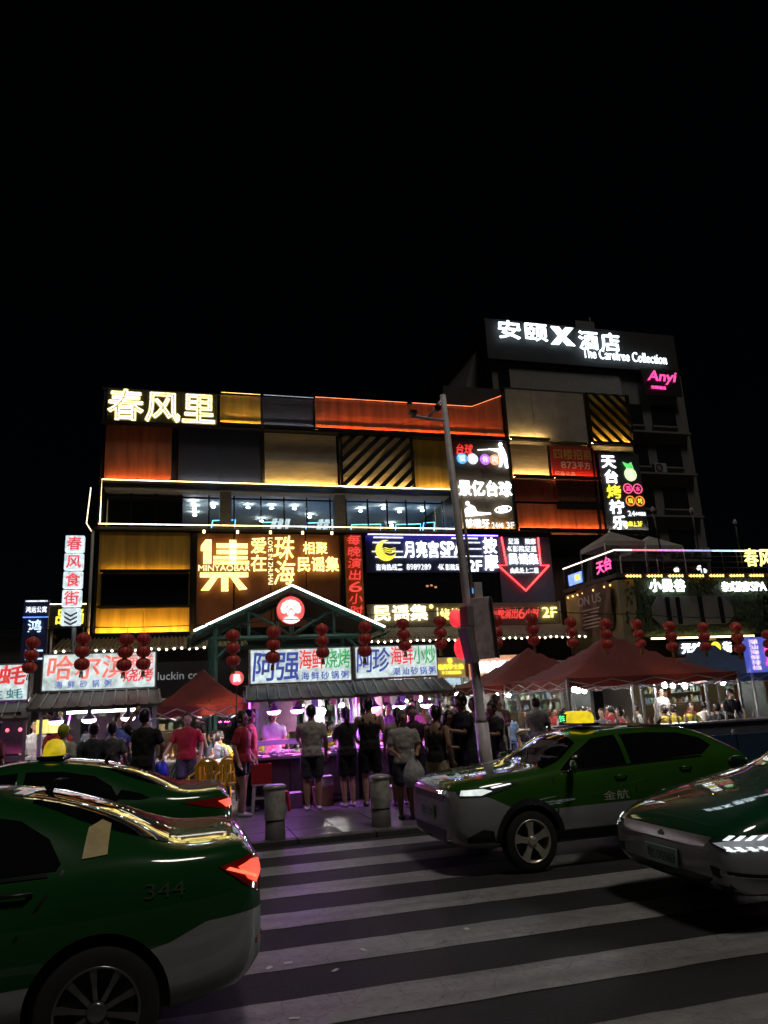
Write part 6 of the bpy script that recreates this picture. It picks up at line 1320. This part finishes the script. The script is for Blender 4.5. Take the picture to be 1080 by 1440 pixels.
# figures at the grill stalls
p1 = person('man in a pale grey T-shirt and shorts reaching over the first grill counter', 2.13, 12.5, 85, 1.60, ((.50,.47,.45),'tee'), ((.07,.07,.09),'shorts'), {1:((.22,-.10,1.12),(.16,-.34,1.06))}, shoe=(.6,.6,.6), head=(0,12))
p2 = person('woman with a ponytail in a black outfit at the grill counter', 2.72, 12.55, 100, 1.54, ((.02,.02,.022),'tee'), ((.015,.015,.017),'shorts'), {1:((.18,-.14,1.10),(.08,-.26,1.18)), -1:((-.18,-.14,1.10),(-.08,-.26,1.18))}, 'tail', 2, .03, (0,10), True, shoe=(.4,.4,.4), stance=.075)
p3 = person('tall man in a black vest and black shorts facing the grill counter', 3.08, 12.42, 78, 1.68, ((.012,.012,.013),'tank'), ((.015,.015,.018),'shorts'), {1:((.25,-.05,1.1),(.2,-.22,1.0))}, 'short', 2, .04, (-20,8), shoe=(.05,.05,.05))
p4 = person('older man in a pale T-shirt carrying a plastic bag', 3.16, 10.75, -95, 1.46, ((.46,.43,.41),'tee'), ((.04,.045,.07),'shorts'), {1:((.24,-.02,1.08),(.17,-.22,1.02)), -1:((-.24,.0,1.08),(-.16,-.20,1.0))}, 'short', 1, .02, (15,5), shoe=(.06,.05,.05), hairm=HAIRG, belly=1)
bg = thing('plastic_bag', 'translucent white plastic bag hanging from the older man hand', 'bag', tuple(at_local(p4, (.08,-.27,.72)))); rnd = random.Random(8); mb = MB(); rs = []
for k, (zz, r) in enumerate(((-.2,.03),(-.19,.12),(-.1,.16),(0,.15),(.1,.11),(.18,.05),(.26,.025),(.3,.03))): rs.append([(r*(1+.16*rnd.uniform(-1,1))*math.cos(2*PI*j/14), r*(.75+.2*rnd.uniform(-1,1))*math.sin(2*PI*j/14), zz+.01*rnd.uniform(-1,1)) for j in range(14)])
o = mb.rings(rs).build('bag', M('plastic_film', (.5,.5,.52), .25, var=.4, scale=14, bump=.8), None, True); o.parent = bg
for dx in (-.02, .02): o = MB().tube([(dx,0,.28),(dx,.01,.36),(dx*.5,0,.40)], .007, 5).build('handle', M('plastic_film')); o.parent = bg
p5 = person('woman in a dark top waiting behind the older man', 3.62, 11.75, -110, 1.52, ((.05,.02,.05),'tee'), ((.02,.02,.025),'trousers'), None, 'bun', 0, 0, (10,10), True)
p6 = person('woman in a black sleeveless top and wide cream trousers', 3.52, 10.35, 40, 1.50, ((.012,.012,.014),'tank'), ((.50,.42,.28),'wide'), {1:((.2,-.05,1.08),(.14,-.26,1.0))}, 'cap', 1, .06, (10,22), True, shoe=(.3,.25,.2))
p7 = person('girl in a grey patterned top between the waiting adults', 4.02, 11.2, -70, 1.42, ((.14,.13,.15),'tee'), ((.04,.03,.06),'shorts'), {1:((.2,-.08,1.06),(.08,-.22,1.04)), -1:((-.2,-.08,1.06),(-.08,-.22,1.04))}, 'long', 2, 0, (0,15), True)
p8 = person('man in a dark T-shirt looking down at his phone', 4.22, 11.0, 190, 1.66, ((.015,.017,.022),'tee'), ((.02,.025,.04),'shorts'), {1:((.2,-.14,1.10),(.08,-.30,1.14)), -1:((-.2,-.14,1.10),(-.08,-.30,1.12))}, 'short', 0, .05, (0,28), shoe=(.1,.1,.1))
ph = tag(box('phone', None, -.035, .035, -.004, .004, -.075, .075, M('phone_black', (.01,.01,.012), .1), .003), 'black phone held by the man in the dark T-shirt', 'phone'); ph.location = at_local(p8, (.0,-.36,1.19)); ph.rotation_euler = (.5, 0, math.radians(280))
stripe = M('cloth_white_print', (.5,.46,.5), .85, var=.5, scale=9)
p9 = person('woman in a pale printed long dress right of the street pole', 5.42, 12.55, -20, 1.58, (stripe,'dress'), ((.3,.28,.3),'wide'), None, 'long', 2, 0, (-20,5), True)
p10 = person('person in a bright red top behind the pale printed dress', 5.2, 12.95, -60, 1.60, ((.45,.02,.04),'tee'), ((.02,.02,.02),'trousers'), None, 'short', 0)
p11 = person('waitress in a red T-shirt and black shorts standing by the stall post', 1.02, 12.45, -30, 1.56, ((.36,.015,.025),'tee'), ((.012,.012,.014),'miniskirt'), {1:((.2,.02,1.06),(.17,-.12,.9))}, 'tail', 2, 0, (-5,0), True, shoe=(.35,.35,.35), stance=.07, step=.06)
p12 = person('second server in a red T-shirt and dark trousers behind the waitress', 1.2, 13.15, -10, 1.58, ((.33,.02,.02),'tee'), ((.015,.015,.018),'trousers'), None, 'short', 0)
p13 = person('server in a red polo shirt walking with a blue bag', .20, 14.1, -95, 1.58, ((.34,.015,.025),'tee'), ((.06,.06,.09),'shorts'), {1:((.26,.0,1.08),(.24,-.1,.86)), -1:((-.28,-.02,1.1),(-.38,-.16,.94))}, 'short', 2, .02, (5,8), step=.08)
bg = thing('blue_bag', 'blue plastic bag in the hand of the server in red', 'bag', tuple(at_local(p13, (-.41,-.18,.72)))); o = MB().rings([[(r*math.cos(2*PI*j/12)*(1+.12*math.sin(j*2.3)), r*.7*math.sin(2*PI*j/12), zz) for j in range(12)] for zz, r in ((-.18,.04),(-.16,.1),(-.05,.12),(.06,.09),(.14,.03),(.2,.02))]).build('bag', M('bag_blue', (.02,.05,.5), .4, bump=.5, scale=12), None, True); o.parent = bg; o = MB().tube([(-.015,0,.19),(0,.01,.24),(.015,0,.19)], .006, 5).build('handle', M('bag_blue')); o.parent = bg
p14 = person('man in black raising one arm beside the coral-lettered stall', -.46, 12.2, 70, 1.66, ((.012,.012,.014),'tee'), ((.03,.03,.04),'trousers'), {1:((.30,-.06,1.42),(.20,-.12,1.60)), -1:((-.28,-.04,1.12),(-.2,-.2,1.0))}, 'short', 1, .08, (-15,5))
p15 = person('cook in black behind the grey serving counter', 12.85, 15.7, -100, 1.5, ((.02,.022,.03),'long'), ((.02,.02,.02),'trousers'), {1:((.22,-.12,1.06),(.12,-.3,1.0)), -1:((-.22,-.12,1.06),(-.12,-.3,1.0))}, 'cap', 0, .05, (0,15))
# more of the crowd between the second grill stall and the pole
for lb, x, y, f, H_, c_, l_, hr_, sk_, fem in [('man in a navy shirt with folded arms behind the girl', 4.55, 12.0, 215, 1.62, (.02,.03,.06), 'trousers', 'short', 0, False),('woman in a plum top looking towards the second grill counter', 4.3, 12.6, 120, 1.5, (.12,.03,.08), 'shorts', 'long', 2, True),('man in an olive shirt between the pole and the stall end', 4.95, 12.35, 170, 1.6, (.07,.075,.04), 'shorts', 'short', 1, False),('woman in a cream blouse half hidden by the older man', 3.5, 12.2, 70, 1.5, (.45,.40,.33), 'shorts', 'tail', 2, True),('teenager in a dark hoodie beside the street pole', 5.0, 11.7, 200, 1.52, (.03,.03,.035), 'trousers', 'short', 0, False),('man in a brown shirt behind the printed dress', 5.75, 13.3, 240, 1.63, (.12,.07,.04), 'trousers', 'short', 1, False),('woman in a grey dress at the corner of the large maroon gazebo', 6.5, 13.2, 60, 1.54, (.16,.16,.17), 'shorts', 'bun', 2, True),('customer in a maroon shirt reaching across the oyster counter', -2.7, 12.8, 85, 1.56, (.14,.02,.03), 'shorts', 'short', 0, False)]:
    person(lb, x, y, f, H_, (c_,'tee'), ((.03,.03,.04),l_), {1:((.2,-.12,1.10),(.05,-.26,1.12)), -1:((-.22,-.02,1.08),(-.2,-.14,.88))}, hr_, sk_, .05, (random.uniform(-25,25),random.uniform(5,22)), fem, fine=False, step=random.uniform(-.08,.08))
# vendors inside the stalls
ven = [(1.75,14.5,-80,'vendor in a white shirt inside the first grill stall',(.55,.52,.5),'short'),(3.95,14.4,-95,'vendor with a dark apron inside the second grill stall',(.10,.05,.09),'short'),(4.5,14.5,-120,'vendor in a rosy top inside the second grill stall',(.45,.14,.2),'bun'),(-3.0,14.2,-60,'vendor in a red top behind the oyster counter',(.4,.03,.03),'short'),(-1.95,14.5,-90,'vendor in a dark red shirt behind the coral-lettered stall',(.3,.02,.02),'cap'),(-1.0,14.9,-60,'vendor in a blue apron behind the coral-lettered stall',(.03,.06,.2),'short'),(-3.7,14.4,-90,'vendor in grey at the far end of the oyster counter',(.25,.25,.27),'short')]
for i, (x, y, f, lb, c_, h_) in enumerate(ven): person(lb, x, y, f, 1.56+.03*(i % 3), (c_,'tee'), ((.03,.03,.04),'trousers'), {1:((.2,-.12,1.08),(.12,-.28,1.0)), -1:((-.2,-.12,1.08),(-.12,-.28,1.0))}, h_, i % 3, .04, (0,14), h_ == 'bun', fine=False)
# yellow-hooded child and pair of customers before the coral-lettered stall
person('customer in a yellow cap and pale top before the coral-lettered stall', -1.62, 12.5, 60, 1.5, ((.45,.5,.35),'tee'), ((.05,.05,.06),'shorts'), None, 'cap', 2, .02, (0,5), hairm=M('cap_yellow', (.5,.5,.03), .7), fine=False)
person('customer in a dark jacket seen from behind before the coral-lettered stall', -1.2, 12.6, 95, 1.5, ((.03,.035,.04),'long'), ((.04,.04,.05),'trousers'), None, 'bun', 0, .05, (10,5), True, fine=False)
person('customer in a grey top with hair tied up before the coral-lettered stall', -.95, 12.75, 80, 1.5, ((.10,.10,.10),'tee'), ((.04,.04,.05),'trousers'), None, 'bun', 1, .05, (-10,5), True, fine=False)
# seated diners: a few built once, then copied to the tables under the gazebos
DC = [((.02,.02,.024),'short','black'),((.55,.54,.52),'short','white'),((.45,.35,.04),'short','yellow'),((.12,.12,.16),'tail','slate'),((.35,.04,.05),'bun','red'),((.08,.14,.25),'short','blue')]
protos = [person('diner in a %s top seated at a gazebo table' % nm, 0, 0, 0, 1.6, (c_,'tee'), ((.03,.03,.05),'shorts'), {1:((.21,-.1,1.1),(.12,-.3,1.04)), -1:((-.21,-.1,1.1),(-.12,-.28,1.06))}, h_, i % 3, .12, (0,10), h_ != 'short', True, fine=False, group='diners seated at the gazebo tables') for i, (c_, h_, nm) in enumerate(DC)]
st0 = stool('blue', 0, 0, 0, 'blue plastic stool at a gazebo table', .40); st0['group'] = 'stools at the gazebo tables'
used = set(); stu = False; rnd = random.Random(21); k = 0
for i, (x, y) in enumerate(TB):
    seats = 4 if i > 2 else 2
    a0 = rnd.uniform(0, 6)
    for j in range(seats):
        a = a0+2*PI*j/seats+rnd.uniform(-.25,.25); r = .74; X, Y_ = x+r*math.cos(a), y+r*math.sin(a)
        idx = (k*5+rnd.randint(0,2)) % 6; k += 1
        o = protos[idx] if idx not in used else copy_tree(protos[idx], Matrix()); used.add(idx)
        o.location = (X, Y_, .06); o.rotation_euler.z = math.radians(90)+a+PI+rnd.uniform(-.3,.3)
        s2 = st0 if not stu else copy_tree(st0, Matrix()); stu = True; s2.location = (X, Y_, .06)
for i, p_ in enumerate(protos):
    if i not in used: p_.location = (9.4+i*.5, 19, .06)
# a shirt with stripes, sitting on the near side of the large gazebo
sm = M('cloth_stripes', (.4,.4,.4), .85); n, l = sm.node_tree.nodes, sm.node_tree.links; wv = n.new('ShaderNodeTexWave'); wv.bands_direction = 'Z'; wv.inputs['Scale'].default_value = 6; tcn = n.new('ShaderNodeTexCoord'); l.new(tcn.outputs['Object'], wv.inputs[0]); cr2 = n.new('ShaderNodeValToRGB'); cr2.color_ramp.elements[0].color = (.02,.02,.02,1); cr2.color_ramp.elements[1].color = (.5,.5,.5,1); cr2.color_ramp.elements[0].position = .45; cr2.color_ramp.elements[1].position = .55; l.new(wv.outputs[0], cr2.inputs[0]); l.new(cr2.outputs[0], n['Principled BSDF'].inputs['Base Color'])
person('diner in a black and white striped shirt beside the blue barrier', 7.25, 13.6, 80, 1.6, (sm,'tee'), ((.03,.03,.04),'shorts'), None, 'short', 0, .1, (0,5), False, True, z=.12, fine=False)
s2 = copy_tree(st0, Matrix()); s2.location = (7.25, 13.6, .1); s2['label'] = 'blue plastic stool under the diner in the striped shirt'
person('diner in a black shirt seated beside the striped shirt', 7.75, 13.9, 60, 1.6, ((.014,.014,.016),'tee'), ((.03,.03,.04),'shorts'), None, 'short', 1, .1, (-20,5), False, True, z=.12, fine=False)
s2 = copy_tree(st0, Matrix()); s2.location = (7.75, 13.9, .1); s2['label'] = 'blue plastic stool under the diner in the black shirt'
# standing passers-by between the gazebos and the shops
for i, (x, y, f, c_) in enumerate([(7.0,16.4,-60,(.02,.02,.025)),(6.4,18.2,60,(.05,.04,.04)),(13.4,19.2,-90,(.5,.5,.5)),(3.4,16.0,-70,(.04,.04,.05)),(2.0,16.0,80,(.35,.33,.32)),(.5,18.3,40,(.02,.02,.02)),(-1.6,16.5,120,(.08,.09,.12)),(-2.6,16.2,-80,(.3,.3,.3)),(5.6,15.2,100,(.1,.09,.09)),(14.8,21,-90,(.1,.1,.12))]):
    person(['man in black walking between the pole and the gazebo','passer-by in dark brown behind the street pole','man in white beside the blue gazebo','passer-by in charcoal behind the first grill stall','passer-by in beige behind the first grill stall','passer-by in black behind the small maroon gazebo','passer-by in slate behind the coral-lettered stall','passer-by in pale grey behind the oyster stall','passer-by in grey brown beyond the second grill stall','passer-by in dark slate before the restaurant front'][i], x, y, f, 1.55+.04*(i % 3), (c_,'tee'), ((.03,.03,.04),'trousers'), None, ('short','tail','bun')[i % 3], i % 3, 0, (0,5), i % 3 > 0, fine=False, step=.08)
bpy.data.scenes.remove(TMP)
